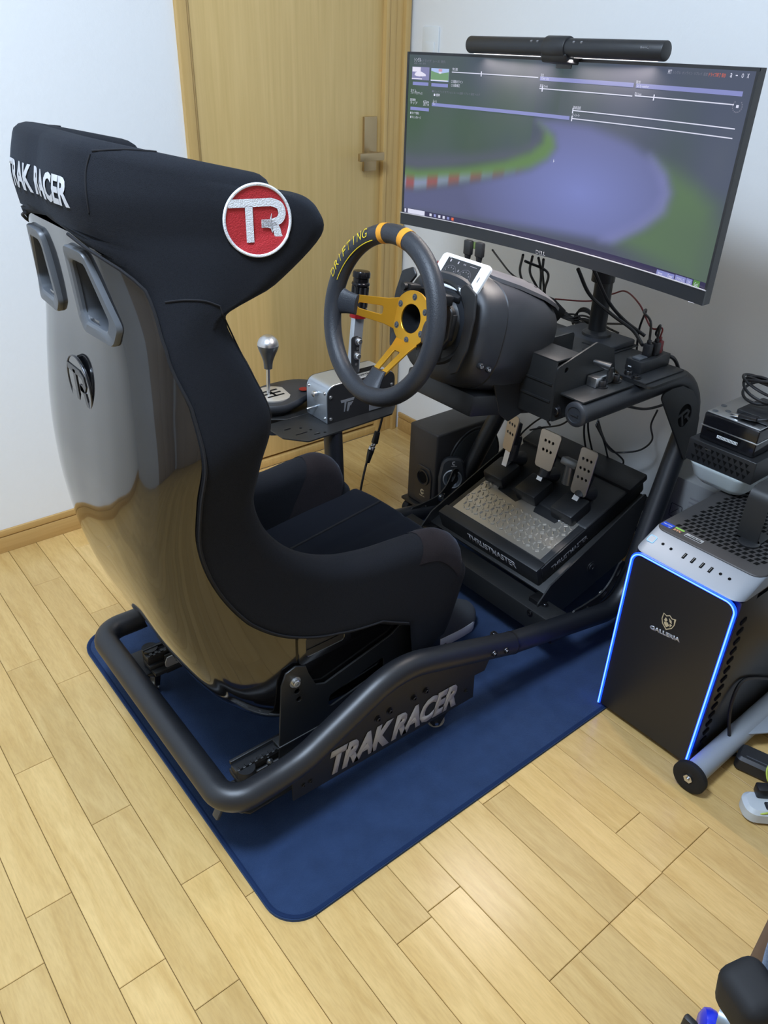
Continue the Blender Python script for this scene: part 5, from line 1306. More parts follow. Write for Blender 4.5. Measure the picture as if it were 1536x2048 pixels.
bq=PX(1097,612,-.15); b=NB(); sweep(b,[bq+Vector((-.02,.025,.016)),bq,bq+Vector((.02,-.03,-.022))],[.018,.024,.018],12); tag(obj('cable_sleeve',b,M['rubber']),'black strap wrapped round the cable bundle beside the wheel base','cable strap')
for i in range(9):
    a=i*13; x1=1140+i*13
    cpx('cable',[(1100,608+i*2,-.15),(1120+i*3,618+i*3,-.13),(1140+i*5,632+(i%3)*7,-.12),(x1+6,648+(i%4)*6,-.14)],.0026,'cable',('first','second','third','fourth','fifth','sixth','seventh','eighth','ninth')[i]+' black cable from the left fanning out of the strapped bundle',G)
b=NB(); cq=PX(1168,640,-.12)
for k in range(3): sweep(b,[cq+Vector((0,.030*math.cos(a)*(1-.1*k),.022*math.sin(a)+.004*k)) for a in [2*math.pi*q/20 for q in range(20)]],.0026,8,closed=True)
tag(obj('cable_coil',b,M['cable']),'small black cable coil tied behind the monitor stand','cable')
for i,(pts_) in enumerate(([(985,500,-.42),(1000,520,-.30),(1020,545,-.20),(1042,562,-.14)],)):
    cpx('cable',pts_,.0022,'cable','thin black cable slanting from monitor left end to wheel base',G)
for i,(px_,py_) in enumerate(((938,480),(961,485))):
    p0=PX(px_,py_,-.455); b=NB(); box2(b,p0-Vector((.006,.011,.032)),p0+Vector((.006,.011,.0)),.003); lathe(b,[(0,-.05),(.005,-.05),(.008,-.032),(0,-.032)],p0,None,12)
    lb_=('left','right')[i]; o=tag(obj('display_plug',b,M['blackp']),f'{lb_} black display plug hanging under the monitor left end','plug')
    q0=p0-Vector((0,0,.045)); b=NB(); sweep(b,catmull([tuple(q0),tuple(q0+Vector((.03,-.004,-.05))),tuple(q0+Vector((.12,-.02,-.10))),tuple(q0+Vector((.22,-.06,-.20)))],8),.0036,8); obj('lead',b,M['cable'],o)
p0=PX(949,484,-.445); b=NB(); box2(b,p0-Vector((.004,.006,.014)),p0+Vector((.004,.006,0)),.001); tag(obj('audio_jack',b,mat('lime_plastic',(.25,.33,.10),.5)),'small olive green plug between the two display plugs','plug')
# lower hanging cables under the deck
for i,pts_ in enumerate(([(1100,850,-.30),(1085,835,-.26),(1050,860,-.22),(1030,885,-.20)],[(1175,800,-.35),(1168,860,-.30),(1172,900,-.26),(1178,935,-.24)],[(1180,800,-.34),(1176,855,-.28),(1185,905,-.22),(1192,940,-.2)],[(1196,840,-.33),(1205,870,-.25),(1220,900,-.15),(1240,905,-.10),(1280,900,-.08),(1304,880,-.07),(1302,850,-.07),(1315,820,-.07)],[(1192,850,-.33),(1215,890,-.2),(1246,920,-.12),(1240,935,-.1),(1232,948,-.1)],[(1194,845,-.33),(1210,890,-.2),(1222,948,-.1)],[(1250,812,-.2),(1290,818,-.12),(1325,810,-.08),(1345,800,-.05)],[(1060,860,-.25),(1085,855,-.2),(1120,850,-.2),(1145,835,-.2)])):
    cpx('cable',pts_,.0024 if i!=6 else .0034,'cable',('short black cable curling beside the clutch pedal','straight black cable dropping behind the gas pedal','second black cable dropping behind the gas pedal','black cable hanging in a wide loop against the right wall','black cable bent sharply near the wall behind the pedals','thin black cable hanging straight near the wall','thick black cable sagging under the near arm','black cable looping below the wheel deck')[i],G)
for i in range(5): cpx('cable',[(1125+i*11,718,-.22),(1130+i*11,745,-.18),(1140+i*9,775,-.14),(1150+i*8,810,-.12)],.0026,'cable',('first','second','third','fourth','fifth')[i]+' black cable from the left dropping below the monitor shelf',G)
cpx('cable',[(1110,700,-.2),(1118,735,-.14),(1140,760,-.10),(1160,775,-.08)],.0026,'cable','black cable curving beside the purple lit deck plate',G)
b=NB(); q=PX(1165,735,-.26); box(b,q,(.03,.10,.05),None,.006); box(b,q+Vector((0,-.03,.02)),(.04,.03,.03),None,.004); tag(obj('clamp_bracket',b,M['blackp']),'black clamp hanging under the monitor shelf','clamp')
# pedal usb lead
q=PX(1280,1005,-.16); 
cable('cable',[tuple(PX(1258,990,-.17)),tuple(PX(1275,1000,-.16)),tuple(PX(1290,1010,-.15)),tuple(PX(1300,1030,-.15)),tuple(PX(1270,1060,-.14))],.0030,M['cable'],'black lead with inline block leaving the pedal set','cable',G)
b=NB(); d_=(PX(1290,1012,-.15)-PX(1270,998,-.16)).normalized(); box(b,PX(1279,1005,-.156),(.012,.012,.030),frame_from(d_),.003); tag(obj('inline_connector',b,M['blackp']),'black inline connector block behind the pedal set','plug')
# handbrake lead with din connectors
hl=[PY(768,822,-.56),PY(758,860,-.56),PY(750,880,-.56),PY(740,905,-.56),PY(732,930,-.56),PY(724,965,-.56),PY(718,1000,-.54),PY(712,1040,-.5)]
b=NB(); sweep(b,catmull([tuple(p) for p in hl],6),.0032,8); hlo=tag(obj('handbrake_lead',b,M['cable']),'black lead with metal joined connector hanging from the handbrake plate','cable')
def conn(pa,pb,r0,r1,m): 
    bb=NB(); cyl(bb,pa,pb,r0,r1,seg=16,bev=.001); obj('connector',bb,m,hlo)
ca_=PY(755,863,-.56); cb_=PY(749,886,-.56); conn(ca_,cb_,.008,.0095,M['blackp']); conn(cb_,PY(745,893,-.56),.0065,.0065,M['steel']); conn(PY(745,893,-.56),PY(742,900,-.56),.009,.009,M['steel']); conn(PY(742,900,-.56),PY(735,925,-.56),.0095,.006,M['blackp'])
# ---------------------------------------------------------------- subwoofer and satellite
sx0,sx1,sy0,sy1,sz0,sz1=-.372,-.130,-.620,-.500,.056,.304
sw=thing('subwoofer','dark brown box subwoofer with round port on a caster board','speaker',((sx0+sx1)/2,(sy0+sy1)/2,0))
b=NB(); box2(b,(sx0,sy0,sz0),(sx1,sy1,sz1),.006,3); cab=obj('cabinet',b,M['sub'],sw)
b=NB(); prism(b,roundpoly([(-.036,-.062),(.036,-.062),(.036,.03),(.024,.055),(-.024,.055),(-.036,.03)],.012),.006,axes((sx0-.001,(sy0+sy1)/2-.012,sz0+.078),(0,-1,0),(0,0,1)),.0015); po=obj('port_panel',b,mat('speaker_panel',(.022,.020,.020),.35),sw)
b=NB(); lathe(b,[(.026,.0),(.026,.004),(.021,.004),(.017,-.03),(0,-.03)],(sx0-.004,(sy0+sy1)/2-.012,sz0+.098),frame_from((-1,0,0)),28); obj('port',b,M['blackp'],po)
b=NB(); lathe(b,[(0,.0005),(.0175,.0005),(.0175,0),(0,0)],(sx0-.0052,(sy0+sy1)/2-.012,sz0+.098),frame_from((-1,0,0)),24); obj('port_hole',b,M['darkhole'],po)
Ms=axes((sx0-.0046,(sy0+sy1)/2-.014,sz0+.050),(0,-1,0),(0,0,1)); b=NB(); stroke(b,[(.0065*math.cos(R(a)),.0065*math.sin(R(a))) for a in range(60,301,20)],.0042,Ms,.0006); stroke(b,[(.002,.004),(.0075,.006)],.002,Ms,.0006); stroke(b,[(.001,-.001),(.007,-.0035)],.002,Ms,.0006); obj('maker_emblem',b,M['beige'],po,smooth=False)
tb=fit_text('logitech',.022,.0052,axes((sx0-.0046,(sy0+sy1)/2-.013,sz0+.036),(0,-1,0),(0,0,1)),.01,0,.0005); obj('maker_name',tb,M['beige'],po,smooth=False)
b=NB(); lathe(b,[(0,.010),(.085,.010),(.098,.006),(.102,0),(0,0)],((sx0+sx1)/2+.03,sy0-.0005,(sz0+sz1)/2+.005),frame_from((0,-1,0)),44); obj('round_grille',b,M['cloth'],sw)
b=NB(); sweep(b,[Vector(((sx0+sx1)/2+.03+.104*math.cos(a),sy0-.001,(sz0+sz1)/2+.005+.104*math.sin(a))) for a in [2*math.pi*k/44 for k in range(44)]],.004,8,closed=True); obj('grille_ring',b,M['blackp'],sw)
b=NB(); box2(b,(sx0-.012,sy0-.01,sz0-.010),(sx1+.01,sy1+.012,sz0-.001),.002); brd=obj('caster_board',b,M['blackp'],sw)
for x in (sx0+.005,sx1-.012):
    for y in (sy0+.008,sy1-.006):
        b=NB(); cyl(b,(x,y-.011,.0205),(x,y+.011,.0205),.0203,seg=18,bev=.003); box2(b,(x-.010,y-.008,.030),(x+.010,y+.008,sz0-.009),.002); obj('caster',b,M['rubber'],brd)
sat=thing('satellite_speaker','small round faced satellite speaker leaning beside the subwoofer','speaker',(-.335,-.668,0))
sc_=PY(905,958,-.672); 
fdv=Vector((-.62,-.75,.22)).normalized(); Mz=axes(sc_,Vector((0,0,1)).cross(fdv),(0,0,1)); Mz=axes(sc_,Vector((0,0,1)).cross(fdv).normalized(),fdv.cross(Vector((0,0,1)).cross(fdv)).normalized())
prof2=roundpoly([(-.036,-.075),(.036,-.075),(.040,.0),(.030,.060),(-.030,.060),(-.040,.0)],.026,6)
b=NB(); prism(b,prof2,.030,Mz@Matrix.Translation((0,0,-.016)),.006); obj('body',b,M['blackp2'],sat)
b=NB(); lathe(b,[(.028,0),(.026,.003),(.021,.002),(.012,-.004),(.0095,-.003),(.005,.001),(0,.002)],sc_,Mz.to_3x3(),30); dr=obj('driver',b,M['cone'],sat)
b=NB(); sweep(b,[Mz@Vector((.0255*math.cos(a),.0255*math.sin(a),.002)) for a in [2*math.pi*k/36 for k in range(36)]],.0022,8,closed=True); obj('trim_ring',b,M['alu_soft'],dr)
b=NB(); tr_=Mz@Matrix.Translation((.002,.046,.0002)); stroke(b,[(.0045*math.cos(R(a)),.0045*math.sin(R(a))) for a in range(60,301,30)],.0028,tr_,.0005); join(b,fit_text('logitech',.016,.0035,Mz@Matrix.Translation((.002,.037,.0002)),.01,0,.0004)); obj('maker_emblem',b,M['whiteprint'],sat,smooth=False)
b=NB(); box2(b,(-.375,-.70,0),(-.295,-.632,.012),.004); sweep(b,[Vector((-.33,-.664,.012)),sc_-Vector((0,0,.06))-fdv*.016],[.018,.022],12); obj('stand',b,M['blackp'],sat)
# ---------------------------------------------------------------- pc tower
X0p,X1p,Y0p,Y1p,Z0p,Z1p=-.567,-.105,-1.612,-1.388,.014,.449
pc=thing('pc_tower','black desktop tower with glowing blue light frame and silver top edge','computer',((X0p+X1p)/2,(Y0p+Y1p)/2,0))
yc_=(Y0p+Y1p)/2; pw=Y1p-Y0p
b=NB(); box2(b,(X0p+.012,Y0p+.001,Z0p),(X1p,Y1p-.001,.417),.003); box2(b,(X0p+.064,Y0p+.001,.40),(X1p,Y1p-.001,Z1p-.008),.003); obj('chassis',b,M['pcblack'],pc)
def pfront(w_,z0,z1,r):        # outline in (u=-y offset, z) with rounded top corners
    return [(-w_/2,z0),(w_/2,z0)]+[(w_/2-r+r*math.cos(a),z1-r+r*math.sin(a)) for a in [R(9*k) for k in range(11)]]+[(-w_/2+r+r*math.cos(a),z1-r+r*math.sin(a)) for a in [R(90+9*k) for k in range(11)]]
b=NB(); prism(b,pfront(pw-.012,Z0p,.414,.020),.014,axes((X0p+.006,yc_,0),(0,-1,0),(0,0,1)),.001); fpn=obj('front_panel',b,M['pcblack'],pc)
path=[(-pw/2+.0035,Z0p)]+[(-pw/2+.0035+.021-.021*math.cos(a),.4165-.021+.021*math.sin(a)) for a in [R(9*k) for k in range(11)]]+[(pw/2-.0035-.021+.021*math.sin(a),.4165-.021+.021*math.cos(a)) for a in [R(9*k) for k in range(11)]]+[(pw/2-.0035,Z0p)]
Mpc=axes((X0p-.0005,yc_,0),(0,-1,0),(0,0,1))
b=NB(); sweep(b,[Mpc@Vector((u,z,0)) for u,z in path],.0036,8); obj('light_frame',b,M['led'],pc)
b=NB(); sweep(b,[Mpc@Vector((u,z,.0030)) for u,z in path],.0014,6); obj('light_core',b,M['led_core'],pc)
# silver sloping control strip wrapping the top front
def strip_row(x,z,inset): return [(x,z,inset)]
b=NB(); rows=[]
prof_=[(X0p+.004,.418),(X0p,.4205),(X0p+.004,.4235),(X0p+.055,.4465),(X0p+.060,.4475)]
hw=pw/2
def outline(x,z):
    # straight across the front, turning back along both sides
    d=x-X0p; r=.022
    pts=[(X1p-.25,-hw)]+[(x+r-r*math.cos(a),-hw+r-r*math.sin(a)) if False else (x+r-r*math.sin(a),-hw+r-r*math.cos(a)) for a in [R(10*k) for k in range(10)]]
    pts+=[(p[0],-p[1]) for p in pts[::-1]]
    return [b.verts.new((px_,yc_+py_,z)) for px_,py_ in pts]
for x,z in prof_: rows.append(outline(x,z))
grid_faces(b,rows); strip=obj('control_strip',b,M['alu_pc'],pc,ang=40)
sl=Vector((prof_[3][0]-prof_[2][0],0,prof_[3][1]-prof_[2][1])).normalized(); sn_=Vector((-sl.z,0,sl.x))
def SPt(px,py):
    return PP(px,py,(prof_[2][0],0,prof_[2][1]),sn_)+sn_*.0003
def on_strip(px,py): return axes(SPt(px,py),(0,-1,0),sl)
Mq=on_strip(1304,1078); b=NB(); prism(b,rrect(.013,.015,.002,3),.0012,Mq,.0003); pbtn=obj('power_button',b,M['alu_pc'],pc); b=NB(); stroke(b,rrect(.014,.016,.0025,3),.0010,Mq@Matrix.Translation((0,0,.0006)),.0004,True); obj('button_glow',b,emis('button_blue',(.12,.45,1.),1.6),pbtn)
for (px,py) in ((1326,1088),(1342,1098),(1441,1148),(1459,1158)):
    Mq=on_strip(px,py); b=NB(); lathe(b,[(0,.0006),(.0028,.0006),(.0030,0),(0,0)],Mq.translation,Mq.to_3x3(),14); obj('jack',b,M['darkhole'],pc)
for (px,py) in ((1369,1112),(1386,1121),(1404,1131),(1421,1140)):
    Mq=on_strip(px,py); b=NB(); prism(b,rrect(.0052,.0135,.0006,2),.001,Mq); up=obj('usb_port',b,M['darkhole'],pc); b=NB(); box(b,(Mq@Vector((0,0,.0006))),(.0012,.0022,.010),Mq.to_3x3()@Matrix.Rotation(R(90),3,'X')); obj('port_tongue',b,M['greyp'],up)
# dark top plate with diamond vents
tx0,tx1=X0p+.058,X1p
def top_outline(x0,x1,hw_,r,k=8):
    o=[]
    for cx,cy,a0 in ((x1-r,hw_-r,0),(x0+r,hw_-r,90),(x0+r,-hw_+r,180),(x1-r,-hw_+r,270)):
        for q in range(k+1):
            a=R(a0+90*q/k); o.append((cx+r*math.cos(a),cy+r*math.sin(a)))
    return o
b=NB(); prism(b,top_outline(tx0,tx1,hw-.001,.022),.008,Matrix.Translation((0,yc_,Z1p-.003)),.0015); top=obj('top_plate',b,M['pctop'],pc)
b=NB(); prism(b,top_outline(tx0-.0015,tx1,hw+.0003,.022),.003,Matrix.Translation((0,yc_,Z1p-.007)),.0008); obj('top_rim',b,M['alu_pc'],pc)
b=NB(); zt=Z1p+.0012
for i in range(26):
    for j in range(15):
        x=tx0+.040+i*.0145; y=yc_+hw-.030-j*.0125-(.006 if i%2 else 0)
        if x>X1p-.02 or y<Y0p+.022: continue
        vs=[b.verts.new((x+dx,y+dy,zt)) for dx,dy in ((.0052,.0028),(-.0052,.0052),(-.0052,-.0028),(.0052,-.0052))]; b.faces.new(vs)
vh=obj('vent_holes',b,M['darkhole'],top,smooth=False); vh['kind']='stuff'
# stickers
def sticker(px,py,w_,h_,m,name='sticker'):
    p=PZ(px,py,Z1p+.0014); Mq=axes(p,(0,-1,0),(1,0,0)); bb=NB(); prism(bb,rrect(w_,h_,.0012,3),.0005,Mq); return obj(name,bb,m,pc),Mq
s1,Mq=sticker(1336,1050,.023,.017,mat('sticker_blue',(.01,.05,.42),.4)); tb=fit_text('intel CORE',.019,.004,Mq@Matrix.Translation((0,.001,.0004)),.02,0,.0002); obj('print',tb,M['whiteprint'],s1,smooth=False); tb=fit_text('i7',.004,.003,Mq@Matrix.Translation((.007,-.006,.0004)),.02,0,.0002); obj('print',tb,M['whiteprint'],s1,smooth=False)
s2,Mq=sticker(1357,1061,.019,.016,mat('sticker_dark',(.05,.045,.04),.4)); b=NB(); prism(b,rrect(.019,.005,.0006,2,0,.0055),.0006,Mq@Matrix.Translation((0,0,.0003))); obj('print',b,mat('sticker_green',(.22,.45,.08),.5),s2); tb=fit_text('RTX',.016,.007,Mq@Matrix.Translation((0,-.003,.0004)),.03,0,.0002); obj('print',tb,mat('sticker_copper',(.62,.30,.16),.5),s2,smooth=False)
s3,Mq=sticker(1388,1077,.037,.013,M['silver_label']); b=NB(); prism(b,rrect(.034,.0035,.0006,2,0,-.0035),.0006,Mq@Matrix.Translation((0,0,.0002))); obj('print',b,M['blackp'],s3); tb=fit_text('NVMe SSD',.024,.0035,Mq@Matrix.Translation((.002,.002,.0004)),.02,0,.0002); obj('print',tb,M['blackp'],s3,smooth=False)
# emblem and name on the front panel
ec=PX(1336,1245,X0p-.0014); Mq=axes(ec,(0,-1,0),(0,0,1)); b=NB()
shd=[(-.0125,.015),(-.006,.0125),(0,.017),(.006,.0125),(.0125,.015),(.0135,.002),(.010,-.008),(0,-.017),(-.010,-.008),(-.0135,.002)]
stroke(b,shd,.0017,Mq,.0006,True)
for pl_ in ([(-.007,.008),(-.002,.004),(-.004,-.001),(-.009,.001)],[(.0,.010),(.006,.007),(.008,.001),(.003,.003)],[(-.008,-.003),(-.001,-.001),(.004,-.006),(-.001,-.012),(-.006,-.008)],[(.004,-.001),(.009,-.002),(.006,-.008)]): prism(b,pl_,.0008,Mq)
obj('shield_emblem',b,M['beige'],fpn,smooth=False)
g0=PX(1300,1253,X0p-.0014); g1=PX(1360,1281,X0p-.0014); tb=fit_text('GALLERIA',(g1-g0).length,.0095,axes((g0+g1)/2,g1-g0,(0,0,1)),.055,0,.0006); obj('lettering',tb,M['silver_label'],fpn,smooth=False)
# louvres low on the near side and feet
for k in range(15):
    b=NB(); z=.365-k*.0235; xx=X0p+.030+.002*k*.0; box(b,(xx+.009,Y0p-.0004,z),(.019,.0024,.009),Matrix.Rotation(-.25,3,'Y'),.001); obj('louvre',b,M['darkhole'],pc)
for x in (X0p+.05,X1p-.06):
    for y in (Y0p+.03,Y1p-.035):
        b=NB(); cyl(b,(x,y,0.0 if y<my0 else 0.0),(x,y,Z0p+.001),.014,seg=16); obj('foot',b,M['rubber'],pc)
# ---------------------------------------------------------------- bracket stand on the pc
fb_=PZ(1490,1082,Z1p+.002)
br_=thing('bracket_stand','black bent metal bracket standing on the pc tower top','bracket',(fb_.x,fb_.y,Z1p+.0015))
b=NB(); c=fb_; th=.003
pts=[(0,.0),(0,.085),(.004,.098),(.014,.106),(.030,.108),(.075,.106)]
rows=[]
for (dx,dz) in pts:
    rows.append([b.verts.new((c.x+.004+dx+o_,c.y+yy,c.z+dz+oz)) for yy,o_,oz in ((.021,0,0),(-.021,0,0),(-.021,th*.8,-th*.6),(.021,th*.8,-th*.6))])
grid_faces(b,rows,True); b.faces.new(rows[0]); b.faces.new(rows[-1]); obj('arm',b,M['plate'],br_,ang=50)
b=NB(); prism(b,rrect(.048,.050,.004,3),.004,Matrix.Translation((c.x+.028,c.y,c.z+.0015)),.0008); obj('foot_plate',b,M['plate'],br_)
b=NB(); lathe(b,[(0,0),(.020,0),(.020,.003),(.018,.004),(0,.004)],(c.x+.0,c.y-.008,c.z-.0005),None,24); obj('magnet_disc',b,M['blackp'],br_)
# ---------------------------------------------------------------- white tray and devices behind
ty0,ty1,tz0,tz1,txf,txb=-1.452,-1.312,Z1p+.0025,.503,-.300,-.075
tr=thing('white_tray','milky white plastic tray with rounded corners on the rear of the pc','tray',((txf+txb)/2,(ty0+ty1)/2,tz0))
b=NB(); rows=[]
for z,ins,ex in ((tz0,.030,.0),(tz0+.004,.020,0),(tz0+.018,.008,0),(tz1-.008,.0,0),(tz1-.003,-.003,0),(tz1,-.003,0),(tz1,.003,0),(tz1-.006,.004,0),(tz0+.010,.024,0),(tz0+.008,.034,0)):
    rows.append([b.verts.new((x+(txf+txb)/2,y+(ty0+ty1)/2,z)) for x,y in rrect(txb-txf-2*ins,ty1-ty0-2*ins,max(.006,.030-max(0,ins)*.3),6)])
grid_faces(b,rows,True); b.faces.new(rows[0]); b.faces.new(rows[-1]); obj('tray_body',b,M['traywhite'],tr,ang=50)
def dev_box(name,label,cat,lo,hi,m,bev): 
    t=thing(name,label,cat,((lo[0]+hi[0])/2,(lo[1]+hi[1])/2,lo[2])); bb=NB(); box2(bb,lo,hi,bev,3); obj('case',bb,m,t); return t
bx=dev_box('vented_drive_case','matte black drive case with triangle vents resting on the white tray','drive case',(-.302,-1.459,.5035),(-.130,-1.309,.553),M['blackp'],.002)
for i in range(11):
    for j in range(3):
        y=-1.325-i*.0128-(.006 if j%2 else 0); z=.515+j*.0125
        if y<-1.452: continue
        b=NB(); Mq=axes((-.3024,y,z),(0,-1,0),(0,0,1)); prism(b,[(-.004,.0045),(.0045,.003),(.001,-.005)],.0008,Mq); obj('vent',b,M['darkhole'],bx,smooth=False)
b=NB(); cyl(b,(-.3022,-1.333,.541),(-.3045,-1.333,.541),.003,seg=12); obj('jack',b,M['dsteel'],bx); b=NB(); box2(b,(-.3030,-1.362,.540),(-.3015,-1.348,.543)); obj('port',b,M['steel'],bx)
dv=dev_box('hard_drive_dock','glossy black external drive with barcode label and silver top rim','hard drive',(-.290,-1.442,.5535),(-.150,-1.322,.612),mat('gloss_black_case',(.008,.008,.010),.12),.003)
b=NB(); box2(b,(-.2915,-1.4435,.583),(-.1485,-1.3205,.586),.001); obj('rim_band',b,M['steel'],dv)
b=NB(); box2(b,(-.2880,-1.440,.612),(-.152,-1.324,.615),.0015); ttop=obj('top_plate',b,M['steel'],dv)
b=NB(); box2(b,(-.2912,-1.405,.568),(-.2900,-1.360,.574)); lab=obj('barcode_label',b,M['plastic_white'],dv)
b=NB()
for k in range(14): box2(b,(-.2917,-1.404+k*.0031,.569),(-.2909,-1.4028+k*.0031,.5735))
obj('bars',b,M['blackp'],lab)
for y0,y1 in ((-1.352,-1.334),(-1.372,-1.358),(-1.410,-1.390)):
    b=NB(); box2(b,(-.2918,y0,.577),(-.2905,y1,.5815),.0005); obj('port',b,M['darkhole'],dv)
for (x,y) in ((-.275,-1.335),(-.255,-1.352),(-.235,-1.331)): 
    b=NB(); cyl(b,(x,y,.615),(x,y,.6158),.006,seg=16); obj('rubber_dot',b,M['greyp'],ttop)
sd=dev_box('portable_ssd','small matte black portable drive lying on the glossy drive','hard drive',(-.262,-1.470,.6165),(-.160,-1.372,.630),M['blackp'],.002)
# usb cable on top and coil
pq=Vector((-.270,-1.375,.6205)); b=NB(); d_=Vector((.06,-1,.12)).normalized(); F=frame_from(d_); 
uc=thing('usb_lead','black usb lead with metal plug lying on the stacked drives','cable',pq)
b=NB(); box(b,pq,(.013,.005,.018),F,.0006); obj('metal_plug',b,M['steel'],uc)
b=NB(); box(b,pq+d_*.028,(.016,.008,.036),F,.002); obj('plug_body',b,M['cable'],uc)
b=NB(); sweep(b,catmull([tuple(pq+d_*.045),tuple(pq+d_*.08+Vector((0,0,.008))),tuple(pq+Vector((.02,-.13,.012))),tuple(pq+Vector((.06,-.20,.006)))],6),.0028,8); obj('lead',b,M['cable'],uc)
cc_=PX(1528,775,-.200); b=NB(); random.seed(5)
for k in range(5):
    rr_=.036+.004*(k%3); tz=cc_.z+.006*k-.012; ox=random.uniform(-.006,.006)
    sweep(b,[Vector((cc_.x+ox+rr_*.9*math.sin(a),cc_.y+rr_*1.05*math.cos(a),tz+.014*math.sin(a+k))) for a in [2*math.pi*q/28 for q in range(28)]],.0030,8,closed=True)
tag(obj('coiled_cable',b,M['cable']),'black cable coiled up on top of the stacked drives','cable')
# printed box behind
pb_=thing('printed_box','grey printed cardboard box standing behind the pc tower','box',(-.08,-1.25,0))
b=NB(); box2(b,(-.135,-1.345,0),(-.022,-1.165,.365),.002); obj('carton',b,M['cardboard'],pb_)
Mq=axes((-.1356,-1.235,.275),(0,-1,0),(0,0,1)); b=NB(); stroke(b,rrect(.03,.035,.003,3),.0015,Mq,.0002,True); stroke(b,[(-.012,-.012),(.006,.010),(.012,-.004)],.0012,Mq,.0002); stroke(b,[(.02,0),(.05,.004),(.06,.02)],.001,Mq,.0002); obj('drawing',b,M['blackp'],pb_,smooth=False)
b=NB(); 
for k in range(3): box2(b,(-.1358,-1.29,.300+.012*k),(-.1351,-1.262,.304+.012*k))
obj('print_block',b,M['greyprint'],pb_)
# ---------------------------------------------------------------- grey tube, adapter, power strip
gt=thing('grey_tube_leg','grey painted metal tube with black end disc on the floor beside the pc','tube leg',(-.36,-1.640,0))
b=NB(); cyl(b,(-.612,-1.6405,.0345),(-.10,-1.635,.0345),.0225,seg=26); obj('tube',b,M['tubegrey'],gt)
b=NB(); lathe(b,[(0,.0),(.010,.0),(.012,.0015),(.031,.0015),(.0345,-.001),(.0345,-.010),(.03,-.012),(0,-.012)],(-.615,-1.6405,.0345),frame_from((-1,0,0)),32); ed=obj('end_disc',b,M['rubber'],gt)
b=NB(); cyl(b,(-.614,-1.6405,.0345),(-.6185,-1.6405,.0345),.0095,seg=6); cyl(b,(-.618,-1.6405,.0345),(-.622,-1.6405,.0345),.004,seg=12); obj('nut',b,M['steel'],ed)
b=NB(); prism(b,[(-.43,-1.655),(-.10,-1.655),(-.10,-1.745),(-.30,-1.735)],.004,Matrix.Translation((0,0,.046)),.0008); box2(b,(-.30,-1.735,.0),(-.28,-1.715,.045),.001); box2(b,(-.13,-1.735,.0),(-.11,-1.715,.045),.001); obj('base_flange',b,M['tubegrey'],gt)
ad=thing('power_adapter','black power adapter brick lying on the floor by the pc side','adapter',(-.455,-1.70,0))
Mq=axes((-.452,-1.712,.0185),(.28,-1,0),(1,.28,0)); b=NB(); prism(b,rrect(.105,.050,.012,5),.036,Mq,.006); obj('brick',b,M['blackp'],ad)
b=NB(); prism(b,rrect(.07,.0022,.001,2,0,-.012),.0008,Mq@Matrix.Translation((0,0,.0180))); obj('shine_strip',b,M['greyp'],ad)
st0=Mq@Vector((-.052,0,0)); b=NB(); sweep(b,catmull([tuple(st0),tuple(st0+Vector((-.02,.012,.006))),tuple(PY(1458,1480,-1.64)),tuple(PY(1460,1420,-1.625)),tuple(PY(1478,1370,-1.617)),tuple(PY(1505,1357,-1.616)),tuple(PY(1560,1360,-1.616))],8),.0036,8); obj('lead',b,M['cable'],ad)
ps_=thing('power_strip','light grey power strip with black switches and plugs on the floor','power strip',(-.60,-1.77,0))
e0=PZ(1500,1612,.02); dv_=Vector((.72,-.69,0)).normalized(); Mq=axes((e0+dv_*.16)*1.0,dv_,Vector((-dv_.y,dv_.x,0)))
Mq.translation=Vector((e0.x,e0.y,.018))+dv_*.15
b=NB(); prism(b,rrect(.33,.056,.022,6),.034,Mq,.007); obj('body',b,M['strip'],ps_)
for k,(u,v) in enumerate(((-.118,-.010),(-.060,-.010),(-.002,-.010))):
    b=NB(); prism(b,rrect(.022,.018,.003,3,u,v),.003,Mq@Matrix.Translation((0,0,.0175)),.0006); sw_=obj('switch',b,M['blackp'],ps_); b=NB(); prism(b,rrect(.014,.011,.002,3,u,v),.002,Mq@Matrix.Translation((0,0,.0198)),.0004); obj('rocker',b,M['greyp'] if k!=1 else M['redalu'],sw_)
for k,u in enumerate((-.128,-.070)):
    b=NB(); bb=bmesh.new(); box2(bb,(u-.013,.006,.017),(u+.013,.028,.040),.004); bmesh.ops.transform(bb,matrix=Mq,verts=bb.verts); join(b,bb); p_=Mq@Vector((u+.012,.017,.036)); sweep(b,[p_,p_+Vector((.02,.01,.02)),p_+Vector((.06,-.02,.035)),p_+Vector((.12,-.08,.02))],.0040,8); obj('plug',b,M['cable'],ps_)
b=NB(); p_=Mq@Vector((-.115,.016,.040)); sweep(b,catmull([tuple(p_+Vector((.0,.0,.004))),tuple(p_+Vector((-.008,.01,.02))),tuple(p_+Vector((.004,.02,.035))),tuple(p_+Vector((.03,.015,.04)))],6),.0018,8); obj('earth_lead',b,mat('yellow_green_wire',(.45,.55,.08),.5),ps_)
b=NB(); p_=Mq@Vector((-.145,-.024,.010)); sweep(b,catmull([tuple(p_),tuple(p_+Vector((.012,-.012,.006))),tuple(p_+Vector((.05,-.03,.012)))],6),.0018,8); obj('earth_lead',b,bpy.data.materials['yellow_green_wire'],ps_)
